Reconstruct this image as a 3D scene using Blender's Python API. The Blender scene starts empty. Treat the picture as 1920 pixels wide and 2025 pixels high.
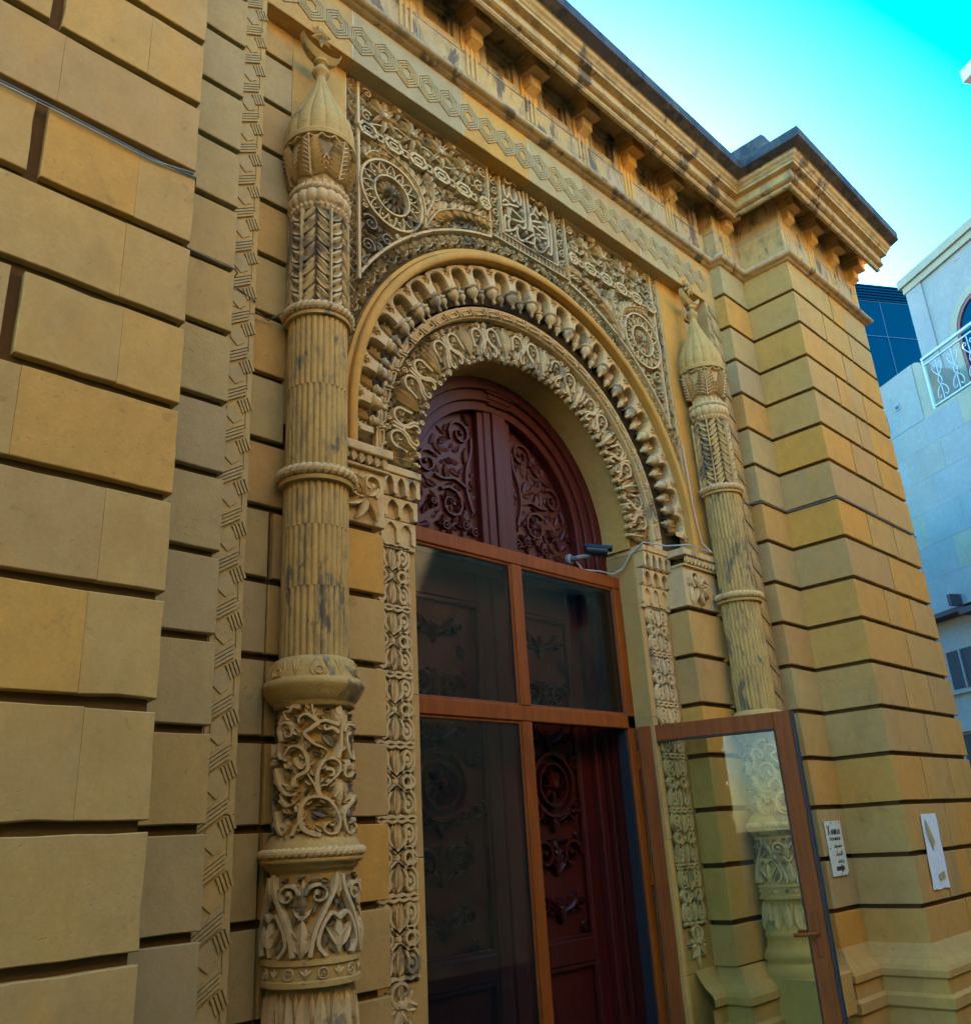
import bpy, math, random
from math import sin, cos, pi, radians, sqrt, atan2, hypot
from mathutils import Vector, Matrix
random.seed(7)
SC = bpy.context.scene
COL = SC.collection

# ------------------------------------------------------------------ camera
CAMX, CAMZ = -4.0, 1.6
a, b, c = radians(46.023), radians(20.517), radians(-3.470)
F_ = Vector((sin(a) * cos(b), cos(a) * cos(b), sin(b)))
R0 = Vector((cos(a), -sin(a), 0)); U0 = R0.cross(F_)
R1 = cos(c) * R0 + sin(c) * U0; U1 = -sin(c) * R0 + cos(c) * U0
cam = bpy.data.cameras.new('camera'); camo = bpy.data.objects.new('camera', cam); COL.objects.link(camo)
M3 = Matrix((R1, U1, -F_)).transposed()
camo.matrix_world = Matrix.Translation((CAMX, 0, CAMZ)) @ M3.to_4x4()
cam.sensor_fit = 'HORIZONTAL'; cam.sensor_width = 36.0; cam.lens = 1745.2 / 1920 * 36.0
cam.clip_start = 0.05; cam.clip_end = 500
SC.camera = camo

# ------------------------------------------------------------------ sky and sun
SUN_EL, SUN_AZ = radians(20), radians(40)         # azimuth from +Y towards +X: the sun stands behind the building
w = bpy.data.worlds.new('World'); SC.world = w; w.use_nodes = True
nt = w.node_tree; nt.nodes.clear()
sky = nt.nodes.new('ShaderNodeTexSky'); sky.sky_type = 'NISHITA'; sky.sun_disc = False
sky.sun_elevation = SUN_EL; sky.sun_rotation = SUN_AZ; sky.air_density = 1.0; sky.dust_density = 0.6; sky.ozone_density = 2.0
hs = nt.nodes.new('ShaderNodeHueSaturation'); hs.inputs['Saturation'].default_value = 1.62; hs.inputs['Hue'].default_value = 0.494
bg = nt.nodes.new('ShaderNodeBackground'); bg.inputs['Strength'].default_value = 0.15
wo = nt.nodes.new('ShaderNodeOutputWorld')
nt.links.new(sky.outputs[0], hs.inputs['Color']); nt.links.new(hs.outputs[0], bg.inputs[0]); nt.links.new(bg.outputs[0], wo.inputs[0])
sun = bpy.data.lights.new('sun', 'SUN'); sun.energy = 4.0; sun.angle = radians(0.55); sun.color = (1.0, 0.93, 0.82)
suno = bpy.data.objects.new('sun', sun); COL.objects.link(suno)
d = Vector((sin(SUN_AZ) * cos(SUN_EL), cos(SUN_AZ) * cos(SUN_EL), sin(SUN_EL)))
suno.rotation_euler = d.to_track_quat('Z', 'Y').to_euler()
SC.view_settings.view_transform = 'Standard'; SC.view_settings.look = 'None'
SC.view_settings.exposure = 3.72; SC.view_settings.gamma = 1.0; SC.view_settings.use_curve_mapping = False
SC.cycles.max_bounces = 6; SC.cycles.diffuse_bounces = 4; SC.cycles.glossy_bounces = 3; SC.cycles.transmission_bounces = 4
SC.cycles.transparent_max_bounces = 12; SC.cycles.use_denoising = True; SC.cycles.caustics_reflective = False; SC.cycles.caustics_refractive = False
SC.cycles.sample_clamp_indirect = 4.0

# ------------------------------------------------------------------ materials
def newmat(name):
    m = bpy.data.materials.new(name); m.use_nodes = True
    t = m.node_tree; p = t.nodes['Principled BSDF']
    return m, t, p
def N(t, k, **kw):
    n = t.nodes.new(k)
    for a_, v in kw.items(): setattr(n, a_, v)
    return n
def mixc(t, fac, ca, cb, blend='MIX'):
    n = N(t, 'ShaderNodeMix', data_type='RGBA', blend_type=blend)
    for s, v in ((n.inputs[0], fac), (n.inputs[6], ca), (n.inputs[7], cb)):
        if hasattr(v, 'is_linked'): t.links.new(v, s)
        else: s.default_value = v if not isinstance(v, tuple) else (v + (1,))[:4]
    return n.outputs[2]
def noise(t, vec, scale, detail=4, rough=0.55, dist=0.0):
    n = N(t, 'ShaderNodeTexNoise'); n.inputs['Scale'].default_value = scale; n.inputs['Detail'].default_value = detail
    n.inputs['Roughness'].default_value = rough; n.inputs['Distortion'].default_value = dist
    t.links.new(vec, n.inputs['Vector']); return n.outputs['Fac']
def ramp(t, fac, p0, p1, v0=0.0, v1=1.0):
    n = N(t, 'ShaderNodeMapRange'); n.inputs[1].default_value = p0; n.inputs[2].default_value = p1
    n.inputs[3].default_value = v0; n.inputs[4].default_value = v1; n.interpolation_type = 'SMOOTHSTEP'
    t.links.new(fac, n.inputs[0]); return n.outputs[0]
def math_(t, op, x, y):
    n = N(t, 'ShaderNodeMath', operation=op)
    for s, v in ((n.inputs[0], x), (n.inputs[1], y)):
        if hasattr(v, 'is_linked'): t.links.new(v, s)
        else: s.default_value = v
    return n.outputs[0]
def scaled(t, vec, s, off=(0, 0, 0)):
    n = N(t, 'ShaderNodeMapping'); n.inputs['Scale'].default_value = s; n.inputs['Location'].default_value = off
    t.links.new(vec, n.inputs['Vector']); return n.outputs[0]

KT = (1.04, .96, .84)          # all the stone here is a deep honey limestone
def stone(name, c1, c2, ochre=0.35, crust=0.0, crustcol=(0.065, 0.065, 0.07), streak=False, cscale=3.0, rnd=0.3, rough=0.9, bump=0.35, pits=1.0, grime=0.3):
    m, t, p = newmat(name)
    tint = lambda q: (q[0] * KT[0], q[1] * KT[1], q[2] * KT[2])
    c1, c2, crustcol = tint(c1), tint(c2), tint(crustcol)
    g = N(t, 'ShaderNodeNewGeometry').outputs['Position']
    oi = N(t, 'ShaderNodeObjectInfo')
    rv = oi.outputs['Random']
    col = mixc(t, ramp(t, noise(t, g, 1.7, 3), 0.3, 0.7), c1, c2)
    # every block its own tint
    och = (c1[0] * 1.12, c1[1] * 0.92, c1[2] * 0.55)
    col = mixc(t, ramp(t, rv, 0.25, 1.0, 0.0, rnd * 1.6), col, (c1[0] * .78, c1[1] * .83, c1[2] * 1.25))
    r2 = math_(t, 'FRACT', math_(t, 'MULTIPLY', rv, 7.31), 0.0)
    col = mixc(t, ramp(t, r2, 0.6, 1.0, 0.0, rnd * 2.0), col, och)
    col = mixc(t, ramp(t, noise(t, scaled(t, g, (1, 1, .55)), 2.6, 5, .6), 0.48, 0.72, 0, ochre), col, och)
    # grime with a shape of its own
    gn = ramp(t, noise(t, scaled(t, g, (1, 1, .6), (3, 1, 9)), 4.2, 6, .65), 0.5, 0.75, 0, grime)
    col = mixc(t, gn, col, (c1[0] * .42, c1[1] * .42, c1[2] * .6))
    fine = noise(t, g, 70, 6, .7)
    med = noise(t, scaled(t, g, (1, 1, .7), (2, 8, 3)), 14, 6, .7)
    col = mixc(t, ramp(t, med, 0.3, 0.72, 0.0, 0.38), col, (c1[0] * .62, c1[1] * .58, c1[2] * .5))
    col = mixc(t, ramp(t, noise(t, g, 7.3, 5, .75, .4), 0.60, 0.70, 0.0, grime * .9), col, (c1[0] * .36, c1[1] * .38, c1[2] * .55))
    col = mixc(t, ramp(t, noise(t, g, 30, 3, .5), 0.70, 0.76, 0.0, .5), col, (c1[0] * .4, c1[1] * .36, c1[2] * .3))
    col = mixc(t, ramp(t, fine, 0.25, 0.75, 0.0, 0.35), col, (c1[0] * .6, c1[1] * .6, c1[2] * .55))
    if crust > 0:
        s = (1.5, 1.5, .55) if streak else (1, 1, .8)
        cn = noise(t, scaled(t, g, s, (5, 2, 1)), cscale, 6, .62, .3)
        cf = ramp(t, cn, 0.62 - .22 * crust, 0.68 - .20 * crust, 0, 0.9)
        col = mixc(t, cf, col, crustcol)
        if streak:
            cn2 = noise(t, scaled(t, g, (2.2, 2.2, .9), (1, 7, 4)), cscale * 1.3, 5, .7, .2)
            col = mixc(t, ramp(t, cn2, 0.46, 0.68, 0, 0.6), col, (0.16, 0.12, 0.07))
    t.links.new(col, p.inputs['Base Color']); p.inputs['Roughness'].default_value = rough
    p.inputs['Specular IOR Level'].default_value = 0.2
    b1 = N(t, 'ShaderNodeBump'); t.links.new(ramp(t, math_(t, 'FRACT', math_(t, 'MULTIPLY', rv, 13.7), 0.0), .55, .95, bump * 1.3, min(1.0, bump * 3.0)), b1.inputs['Strength']); b1.inputs['Distance'].default_value = 0.004
    pit = ramp(t, noise(t, g, 38, 4, .7), 0.28, 0.40, 0.0, 1.0)
    hsum = math_(t, 'ADD', math_(t, 'MULTIPLY', pit, .5 * pits), math_(t, 'ADD', math_(t, 'MULTIPLY', fine, .6), math_(t, 'MULTIPLY', noise(t, g, 9, 5, .6), 1.6)))
    t.links.new(hsum, b1.inputs['Height']); t.links.new(b1.outputs[0], p.inputs['Normal'])
    return m

Y1, Y2 = (0.56, 0.345, 0.105), (0.49, 0.32, 0.125)
M_wall = stone('ochre_ashlar', Y1, Y2, ochre=.5, crust=.0, rnd=.55, grime=.42)
M_wallg = stone('greyer_ashlar', (0.48, 0.36, 0.16), (0.42, 0.32, 0.155), ochre=.22, rnd=.3)
M_bed = stone('joint_bed', (0.13, 0.068, 0.02), (0.09, 0.05, 0.015), ochre=.2, rnd=.1)  # bed colour darkened to paint the shadow inside the grooves
M_carve = stone('carved_limestone', (0.66, 0.48, 0.235), (0.58, 0.44, 0.25), ochre=.28, crust=.2, crustcol=(0.22, 0.17, 0.11), cscale=5, rnd=.15, bump=.5)
M_carved = stone('weathered_carved_limestone', (0.60, 0.45, 0.23), (0.48, 0.38, 0.22), ochre=.3, crust=.5, crustcol=(0.21, 0.165, 0.11), cscale=4.5, rnd=.2, bump=.5)
M_fill = stone('weathered_shade_dark_filling', (0.46, 0.35, 0.18), (0.34, 0.27, 0.16), ochre=.3, crust=.55, crustcol=(0.15, 0.125, 0.095), cscale=5, rnd=.1)  # weathered stone, darkened further to paint recess shade behind the main motifs
M_soot_shade = stone('soot_and_shade_dark_carving', (0.30, 0.235, 0.14), (0.20, 0.165, 0.11), ochre=.3, crust=.8, crustcol=(0.10, 0.09, 0.08), cscale=6, rnd=.1)  # soot patches plus painted recess shade, setting filler leaves back from the scrolls
M_ground = stone('carving_ground', (0.15, 0.095, 0.04), (0.09, 0.065, 0.035), ochre=.5, crust=.6, crustcol=(0.05, 0.045, 0.04), cscale=4, rnd=.1)  # soot crust over a base darkened to paint shade in the carved gaps
M_col = stone('column_limestone', (0.56, 0.375, 0.13), (0.49, 0.34, 0.13), ochre=.35, crust=.15, crustcol=(0.17, 0.14, 0.10), streak=False, cscale=5, rnd=.12, bump=.8)
M_shaft = stone('reeded_shaft_limestone', (0.56, 0.375, 0.13), (0.49, 0.34, 0.13), ochre=.35, crust=.22, crustcol=(0.13, 0.11, 0.08), streak=True, cscale=7, rnd=.12, bump=.6)
M_cornice = stone('stained_cornice_stone', (0.60, 0.42, 0.19), (0.48, 0.36, 0.20), ochre=.5, crust=.3, crustcol=(0.12, 0.095, 0.075), streak=True, cscale=3.1, rnd=.3, bump=.6)
M_brk = stone('bracket_stone', (0.70, 0.44, 0.15), (0.58, 0.38, 0.15), ochre=.6, crust=.1, crustcol=(0.10, 0.08, 0.07), cscale=5, rnd=.5, bump=.5)
M_slab = stone('black_crusted_roof_slab', (0.075, 0.07, 0.08), (0.05, 0.05, 0.062), ochre=.15, crust=.6, crustcol=(0.03, 0.032, 0.045), streak=True, rnd=.1)
M_mortar = stone('pale_mortar', (0.62, 0.56, 0.42), (0.5, 0.45, 0.34), ochre=.2, rnd=.05)
M_white = stone('white_render', (0.25, 0.275, 0.285), (0.21, 0.235, 0.25), ochre=.05, rnd=.12, grime=.12, bump=.2, pits=.2)
M_cream = stone('cream_limestone', (0.30, 0.30, 0.24), (0.25, 0.26, 0.22), ochre=.1, rnd=.2, grime=.15, bump=.2, pits=.3)
M_street = stone('street_setts', (0.075, 0.07, 0.06), (0.055, 0.05, 0.045), ochre=.1, rnd=.3)
M_opp = stone('old_town_masonry', (0.34, 0.27, 0.14), (0.26, 0.21, 0.12), ochre=.3, crust=.3, crustcol=(.12, .11, .09), cscale=1.2, rnd=.4, bump=1.0)

def wood(name, c1, c2, rough=.45, grain=1.0, sc=(30, 30, 2.0), coat=0.15):
    m, t, p = newmat(name)
    g = N(t, 'ShaderNodeNewGeometry').outputs['Position']
    n1 = noise(t, scaled(t, g, sc), 1.0, 6, .6, .6)
    n2 = noise(t, g, 5, 4, .6)
    col = mixc(t, ramp(t, n1, .3, .7), c1, c2)
    col = mixc(t, ramp(t, n2, .5, .75, 0, .45), col, (c1[0] * .45, c1[1] * .5, c1[2] * .6))
    t.links.new(col, p.inputs['Base Color']); p.inputs['Roughness'].default_value = rough
    p.inputs['Specular IOR Level'].default_value = .22; p.inputs['Coat Weight'].default_value = coat; p.inputs['Coat Roughness'].default_value = .35
    bm = N(t, 'ShaderNodeBump'); bm.inputs['Strength'].default_value = .25 * grain; bm.inputs['Distance'].default_value = .002
    t.links.new(n1, bm.inputs['Height']); t.links.new(bm.outputs[0], p.inputs['Normal'])
    return m
M_wood = wood('red_stained_wood', (0.085, 0.0095, 0.006), (0.05, 0.006, 0.0045), rough=.5, coat=.05)
M_woodc = wood('carved_red_wood', (0.085, 0.014, 0.011), (0.055, 0.010, 0.008), rough=.45, coat=.1)
M_frame = wood('orange_brown_frame', (0.27, 0.062, 0.004), (0.19, 0.040, 0.003), rough=.6, grain=.3, coat=0.0)
def plain(name, col, rough=.5, metal=0.0, spec=.5):
    m, t, p = newmat(name)
    g = N(t, 'ShaderNodeNewGeometry').outputs['Position']
    cc = mixc(t, ramp(t, noise(t, g, 40, 4, .6), .35, .75, 0, .35), col, tuple(x * .6 for x in col))
    t.links.new(cc, p.inputs['Base Color'])
    p.inputs['Roughness'].default_value = rough; p.inputs['Metallic'].default_value = metal; p.inputs['Specular IOR Level'].default_value = spec
    return m
M_black = plain('black_seal', (0.012, 0.014, 0.022), .6)
M_blackp = plain('black_plastic', (0.014, 0.016, 0.024), .35)
M_grey = plain('grey_bracket', (0.16, 0.18, 0.20), .5)
M_cable = plain('grey_cable', (0.14, 0.14, 0.15), .5)
M_lcable = plain('pale_cable', (0.42, 0.42, 0.40), .5)
M_sign = plain('white_sign_board', (0.62, 0.68, 0.62), .5)
M_paper = plain('white_paper', (0.72, 0.76, 0.82), .8)
M_ink = plain('dark_ink', (0.02, 0.03, 0.04), .7)
M_stain = plain('yellow_stain', (0.42, 0.36, 0.12), .8)
M_rail = plain('white_painted_iron', (0.33, 0.40, 0.43), .5)
M_dark = plain('dark_opening', (0.010, 0.013, 0.02), .6)
M_awn = plain('brown_awning', (0.05, 0.03, 0.03), .8)
M_lens = plain('lens_glass', (0.01, 0.01, 0.015), .08)
def glass(name, tint, dens=0.25, gl=(.9, .95, 1)):
    m, t, p = newmat(name); t.nodes.remove(p); out = [n for n in t.nodes if n.type == 'OUTPUT_MATERIAL'][0]
    tr = N(t, 'ShaderNodeBsdfTransparent'); tr.inputs[0].default_value = tint + (1,)
    gs = N(t, 'ShaderNodeBsdfGlossy'); gs.inputs[0].default_value = gl + (1,); gs.inputs['Roughness'].default_value = .015
    fr = N(t, 'ShaderNodeFresnel'); fr.inputs[0].default_value = 1.6
    f = math_(t, 'MULTIPLY', fr.outputs[0], dens)
    mx = N(t, 'ShaderNodeMixShader'); t.links.new(f, mx.inputs[0]); t.links.new(tr.outputs[0], mx.inputs[1]); t.links.new(gs.outputs[0], mx.inputs[2])
    # dust film
    df = N(t, 'ShaderNodeBsdfDiffuse'); df.inputs[0].default_value = (.35, .36, .34, 1)
    g = N(t, 'ShaderNodeNewGeometry').outputs['Position']
    dn = ramp(t, noise(t, scaled(t, g, (3, 3, 1)), 3, 6, .7), .35, .8, .0004, .004)
    mx2 = N(t, 'ShaderNodeMixShader'); t.links.new(dn, mx2.inputs[0]); t.links.new(mx.outputs[0], mx2.inputs[1]); t.links.new(df.outputs[0], mx2.inputs[2])
    t.links.new(mx2.outputs[0], out.inputs['Surface'])
    return m
M_glass = glass('door_glass', (.88, .84, .86), .7)
M_glass2 = glass('open_leaf_glass', (.80, .87, .76), .3)
m, t, p = newmat('blue_curtain_glass')
g = N(t, 'ShaderNodeNewGeometry').outputs['Position']
t.links.new(mixc(t, ramp(t, noise(t, g, .35, 3), .3, .7), (0.0, 0.004, 0.014), (0.0, 0.007, 0.026)), p.inputs['Base Color'])
p.inputs['Roughness'].default_value = .12; p.inputs['Specular IOR Level'].default_value = .22
M_blue = m

# ------------------------------------------------------------------ mesh helpers
class MB:
    def __init__(s): s.v = []; s.f = []
    def add(s, vs, fs):
        o = len(s.v); s.v.extend(vs); s.f.extend([tuple(i + o for i in f) for f in fs])
    def grid(s, rows, cu=False, cv=False):
        n = len(rows); k = len(rows[0]); o = len(s.v)
        for r in rows: s.v.extend(r)
        for i in range(n if cu else n - 1):
            i2 = (i + 1) % n
            for j in range(k if cv else k - 1):
                j2 = (j + 1) % k
                s.f.append((o + i * k + j, o + i * k + j2, o + i2 * k + j2, o + i2 * k + j))
    def box(s, x0, x1, y0, y1, z0, z1, bev=0.0):
        if bev <= 0:
            vs = [(x, y, z) for x in (x0, x1) for y in (y0, y1) for z in (z0, z1)]
            s.add(vs, [(0, 1, 3, 2), (4, 6, 7, 5), (0, 4, 5, 1), (2, 3, 7, 6), (0, 2, 6, 4), (1, 5, 7, 3)]); return
        e = bev
        r = []
        for (ix, yy) in ((e, y0), (0, y0 + e), (0, y1)):
            r.append([(x0 + ix, yy, z0 + ix), (x1 - ix, yy, z0 + ix), (x1 - ix, yy, z1 - ix), (x0 + ix, yy, z1 - ix)])
        s.add(r[0] + r[1] + r[2], [(0, 1, 2, 3), (11, 10, 9, 8)] + [(i, i + 4, (i + 1) % 4 + 4, (i + 1) % 4) for i in range(4)] + [(i + 4, i + 8, (i + 1) % 4 + 8, (i + 1) % 4 + 4) for i in range(4)])
    def prism(s, poly, y0, y1):      # poly in (x, z)
        n = len(poly)
        s.add([(x, y0, z) for x, z in poly] + [(x, y1, z) for x, z in poly],
              [tuple(range(n)), tuple(range(2 * n - 1, n - 1, -1))] + [(i, i + n, (i + 1) % n + n, (i + 1) % n) for i in range(n)])
    def tube(s, pts, r, n=6):
        rows = []
        for i, q in enumerate(pts):
            q = Vector(q); d_ = Vector(pts[min(i + 1, len(pts) - 1)]) - Vector(pts[max(i - 1, 0)]); d_.normalize()
            up = Vector((0, 0, 1)) if abs(d_.z) < .9 else Vector((1, 0, 0))
            x = d_.cross(up).normalized(); y = x.cross(d_)
            rows.append([tuple(q + r * (cos(2 * pi * k / n) * x + sin(2 * pi * k / n) * y)) for k in range(n)])
        s.grid(rows, cv=True)
        o = len(s.v); s.f.append(tuple(range(o - n, o))); s.f.append(tuple(range(o - len(pts) * n + n - 1, o - len(pts) * n - 1, -1)))
    def mesh(s, name, mat, smooth=False):
        me = bpy.data.meshes.new(name); me.from_pydata([tuple(q) for q in s.v], [], s.f)
        if smooth: me.polygons.foreach_set('use_smooth', [True] * len(me.polygons))
        me.materials.append(mat); me.update(); return me
    def build(s, name, mat, parent=None, smooth=False, local=False, **kw):
        o = bpy.data.objects.new(name, s.mesh(name, mat, smooth)); COL.objects.link(o); put(o, parent, local)
        for k_, v_ in kw.items(): o[k_] = v_
        return o
def put(o, parent, local=False):
    if parent is not None:
        o.parent = parent
        if not local and parent.parent is None: o.location = -Vector(parent.location)
def thing(name, label, cat, loc=(0, 0, 0), group=None, kind=None):
    o = bpy.data.objects.new(name, None); COL.objects.link(o); o.location = loc
    o['label'] = label; o['category'] = cat
    if group: o['group'] = group
    if kind: o['kind'] = kind
    return o
def tag(o, label, cat, group=None):
    o['label'] = label; o['category'] = cat
    if group: o['group'] = group
    return o
def inst(name, me, parent, M=None, local=False):
    o = bpy.data.objects.new(name, me); COL.objects.link(o); put(o, parent, local)
    if M is not None:
        l = o.location.copy(); o.matrix_local = Matrix.Translation(l) @ M
    return o
def copytree(o, parent=None):
    n = o.copy(); COL.objects.link(n)
    if parent is not None:
        n.parent = parent; n.matrix_local = o.matrix_local
    for ch in list(o.children): copytree(ch, n)
    return n

# carving: motifs live in (u, v, h) and a map bends them onto a plane, a ring or a shaft
RES = .0045
class Carve:
    def __init__(s, mb, M): s.mb = mb; s.M = M; s.T = [(0, 0, 0, 1, 1)]; s.occ = set(); s.moat = .0035
    def at(s, x, y, rot=0, sx=1, sy=None):
        s.T.append((x, y, rot, sx, sx if sy is None else sy)); return s
    def __enter__(s): return s
    def __exit__(s, *e): s.T.pop()
    def P(s, u, v, h):
        for (x, y, r, sx, sy) in reversed(s.T):
            u *= sx; v *= sy
            if r: u, v = u * cos(r) - v * sin(r), u * sin(r) + v * cos(r)
            u += x; v += y
        return s.M(u, v, h)
    def B(s, u, v):
        for (x, y, r, sx, sy) in reversed(s.T):
            u *= sx; v *= sy
            if r: u, v = u * cos(r) - v * sin(r), u * sin(r) + v * cos(r)
            u += x; v += y
        return u, v
    def mark(s, u, v, r):
        r += s.moat; u, v = s.B(u, v); k = int(r / RES) + 1; iu, iv = int(math.floor(u / RES)), int(math.floor(v / RES))
        for i in range(-k, k + 1):
            for j in range(-k, k + 1):
                if (i * i + j * j) * RES * RES <= r * r: s.occ.add((iu + i, iv + j))
    def pack(s, u0, u1, v0, v1, inside, sizes, h, wrap=0.0):
        """fill what is still empty with leaves that do not touch one another"""
        R_ = random.random; o = s.occ; s.moat = .0008
        for L, W, tries in sizes:
            for _ in range(tries):
                x, y, an, bd = u0 + (u1 - u0) * R_(), v0 + (v1 - v0) * R_(), R_() * 2 * pi, (R_() - .5) * 2.2
                cx, cy, ok = x, y, True; ws = []
                for i in range(5):
                    tt = i / 4; a2 = an + bd * (tt - .2)
                    if i: cx += cos(a2) * L / 4; cy += sin(a2) * L / 4
                    wv = W / 2 * max(sin(pi * tt ** .8), .15) ** .85; nx, ny = -sin(a2), cos(a2)
                    for q in (-1, 0, 1):
                        px, py = cx + nx * q * wv, cy + ny * q * wv
                        if (int(math.floor(px / RES)), int(math.floor(py / RES))) in o or not inside(px, py): ok = False; break
                    if not ok: break
                if ok: s.leaf(x, y, an, L, W, h * (.8 + .4 * R_()), 4 if L > .05 else 3, bend=bd, vein=R_() < .5)
    def leaf(s, x, y, a, L, W, h, n=4, bend=0.0, h0=0.0, vein=False):
        rows = []; cx, cy = x, y
        for i in range(n + 1):
            tt = i / n; an = a + bend * (tt - .2)
            if i: cx += cos(an) * L / n; cy += sin(an) * L / n
            wv = W / 2 * max(sin(pi * min(tt, 1) ** .8), 0.04) ** .85
            nx, ny = -sin(an), cos(an); hh = h * (0.6 + .4 * sin(pi * tt)); s.mark(cx, cy, wv * .9)
            mid = h0 + hh * (.45 if vein else 1.0); ed = h0 + hh * (1.0 if vein else .45)
            rows.append([s.P(cx + nx * k * wv, cy + ny * k * wv, z) for k, z in ((-1, 0), (-.93, ed), (0, mid), (.93, ed), (1, 0))])
        s.mb.grid(rows)
    def stroke(s, pts, w, h, taper=0, closed=False, res=3, h0=0.0, fl=.62):
        if res > 1 and len(pts) > 2: pts = catmull(pts, res, closed)
        n = len(pts); rows = []
        for i in range(n):
            p0 = pts[(i - 1) % n if closed else max(i - 1, 0)]; p1 = pts[(i + 1) % n if closed else min(i + 1, n - 1)]
            dx, dy = p1[0] - p0[0], p1[1] - p0[1]; L = hypot(dx, dy) or 1; nx, ny = -dy / L, dx / L
            tt = i / (n - 1); k = 1.0
            if taper == 1: k = 1 - .75 * tt
            if taper == 2: k = .3 + .7 * sin(pi * tt)
            ww = w / 2 * k; q = pts[i]
            if L < .06 or i == 0: s.mark(q[0], q[1], ww)
            if i and hypot(q[0] - pts[i - 1][0], q[1] - pts[i - 1][1]) > RES:
                dd = hypot(q[0] - pts[i - 1][0], q[1] - pts[i - 1][1]); m2 = int(dd / RES) + 1
                for z_ in range(m2 + 1): s.mark(pts[i - 1][0] + (q[0] - pts[i - 1][0]) * z_ / m2, pts[i - 1][1] + (q[1] - pts[i - 1][1]) * z_ / m2, ww)
            rows.append([s.P(q[0] + nx * m_, q[1] + ny * m_, z) for m_, z in ((-ww, 0), (-ww * fl, h0 + h), (ww * fl, h0 + h), (ww, 0))])
        s.mb.grid(rows, cu=closed)
        if not closed:
            o = len(s.mb.v); s.mb.f.append((o - 4, o - 3, o - 2, o - 1)); q0 = o - 4 * n; s.mb.f.append((q0 + 3, q0 + 2, q0 + 1, q0))
    def rect(s, x0, x1, y0, y1, w, h): s.poly([(x0, y0), (x1, y0), (x1, y1), (x0, y1)], w, h)
    def poly(s, pts, w, h, closed=True): 
        n = len(pts)
        for i in range(n if closed else n - 1):
            s.stroke([pts[i], pts[(i + 1) % n]], w, h, res=1, fl=.85)
    def ring(s, x, y, r, w, h, n=20): s.stroke([(x + r * cos(2 * pi * i / n), y + r * sin(2 * pi * i / n)) for i in range(n)], w, h, closed=True, res=1)
    def dome(s, x, y, r, h, n=7, h0=0.0):
        s.mark(x, y, r)
        rows = []
        for rr, hh in ((1, 0), (.9, .55), (.55, .92)): rows.append([s.P(x + r * rr * cos(2 * pi * i / n), y + r * rr * sin(2 * pi * i / n), h0 + h * hh) for i in range(n)])
        s.mb.grid(rows, cv=True); o = len(s.mb.v) - n; s.mb.f.append(tuple(range(o, o + n)))
    def spiral(s, x, y, r, a0, d_, w, h, turns=1.3, k=.82, leafs=0):
        n = int(10 * turns) + 2; pts = []
        for i in range(n):
            tt = i / (n - 1); rr = r * (1 - k * tt); an = a0 + d_ * 2 * pi * turns * tt
            pts.append((x + rr * cos(an), y + rr * sin(an)))
        s.stroke(pts, w, h, taper=1, res=1); s.dome(pts[-1][0], pts[-1][1], w * .75, h * 1.1, 6)
        for i in range(leafs):
            tt = .06 + .5 * i / max(leafs, 1); rr = r * (1 - k * tt); an = a0 + d_ * 2 * pi * turns * tt
            s.leaf(x + rr * cos(an), y + rr * sin(an), an + d_ * .9, r * .55, r * .26, h, 3, bend=d_ * .8, vein=True)
    def flower(s, x, y, r, n=5, h=.02, a0=0.0, wk=.9):
        for i in range(n):
            an = a0 + 2 * pi * i / n
            s.leaf(x + cos(an) * r * .12, y + sin(an) * r * .12, an, r * .9, r * wk * 2.6 / n, h, 3, vein=True)
        s.dome(x, y, r * .24, h * 1.25, 6)
    def palmette(s, x, y, a, L, W, h, n=5):
        for i in range(n):
            k = (i - (n - 1) / 2) / ((n - 1) / 2) if n > 1 else 0
            s.leaf(x, y, a + k * 1.0, L * (1 - .35 * abs(k)), W, h * (1 - .2 * abs(k)), 4, bend=k * .7, vein=(i % 2 == 1))
    def frond(s, pts, lw, ll, h, side=3, n=9, ang=.85, stem=.012):
        P_ = catmull(pts, 6); s.stroke(P_, stem, h, taper=1, res=1)
        for i in range(n):
            tt = (i + .6) / (n + .3); k = tt * (len(P_) - 1); j = int(k); q = P_[j]; q2 = P_[min(j + 1, len(P_) - 1)]
            an = atan2(q2[1] - q[1], q2[0] - q[0]); L = ll * (1 - .45 * tt)
            if side & 1: s.leaf(q[0], q[1], an + ang, L, lw, h, 4, bend=-.5, vein=True)
            if side & 2: s.leaf(q[0], q[1], an - ang, L, lw, h, 4, bend=.5, vein=True)
        s.leaf(P_[-2][0], P_[-2][1], an, ll * .6, lw, h, 3)
def catmull(p, k, closed=False):
    out = []; n = len(p)
    for i in range(n if closed else n - 1):
        g_ = (lambda j: p[j % n]) if closed else (lambda j: p[min(max(j, 0), n - 1)])
        a_, b_, c_, d_ = g_(i - 1), g_(i), g_(i + 1), g_(i + 2)
        for q in range(k):
            t_ = q / k
            out.append(tuple(.5 * (2 * b_[m_] + (c_[m_] - a_[m_]) * t_ + (2 * a_[m_] - 5 * b_[m_] + 4 * c_[m_] - d_[m_]) * t_ ** 2 + (3 * b_[m_] - a_[m_] - 3 * c_[m_] + d_[m_]) * t_ ** 3) for m_ in (0, 1)))
    if not closed: out.append(p[-1])
    return out
flat = lambda y0, k=1.0: (lambda u, v, h: (u, y0 - h * k, v))
polar = lambda y0, zc: (lambda s_, r, h: (r * sin(s_), y0 - h, zc + r * cos(s_)))
cyl = lambda r: (lambda u, v, h: ((r + h) * sin(u / r), -(r + h) * cos(u / r), v))

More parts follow.
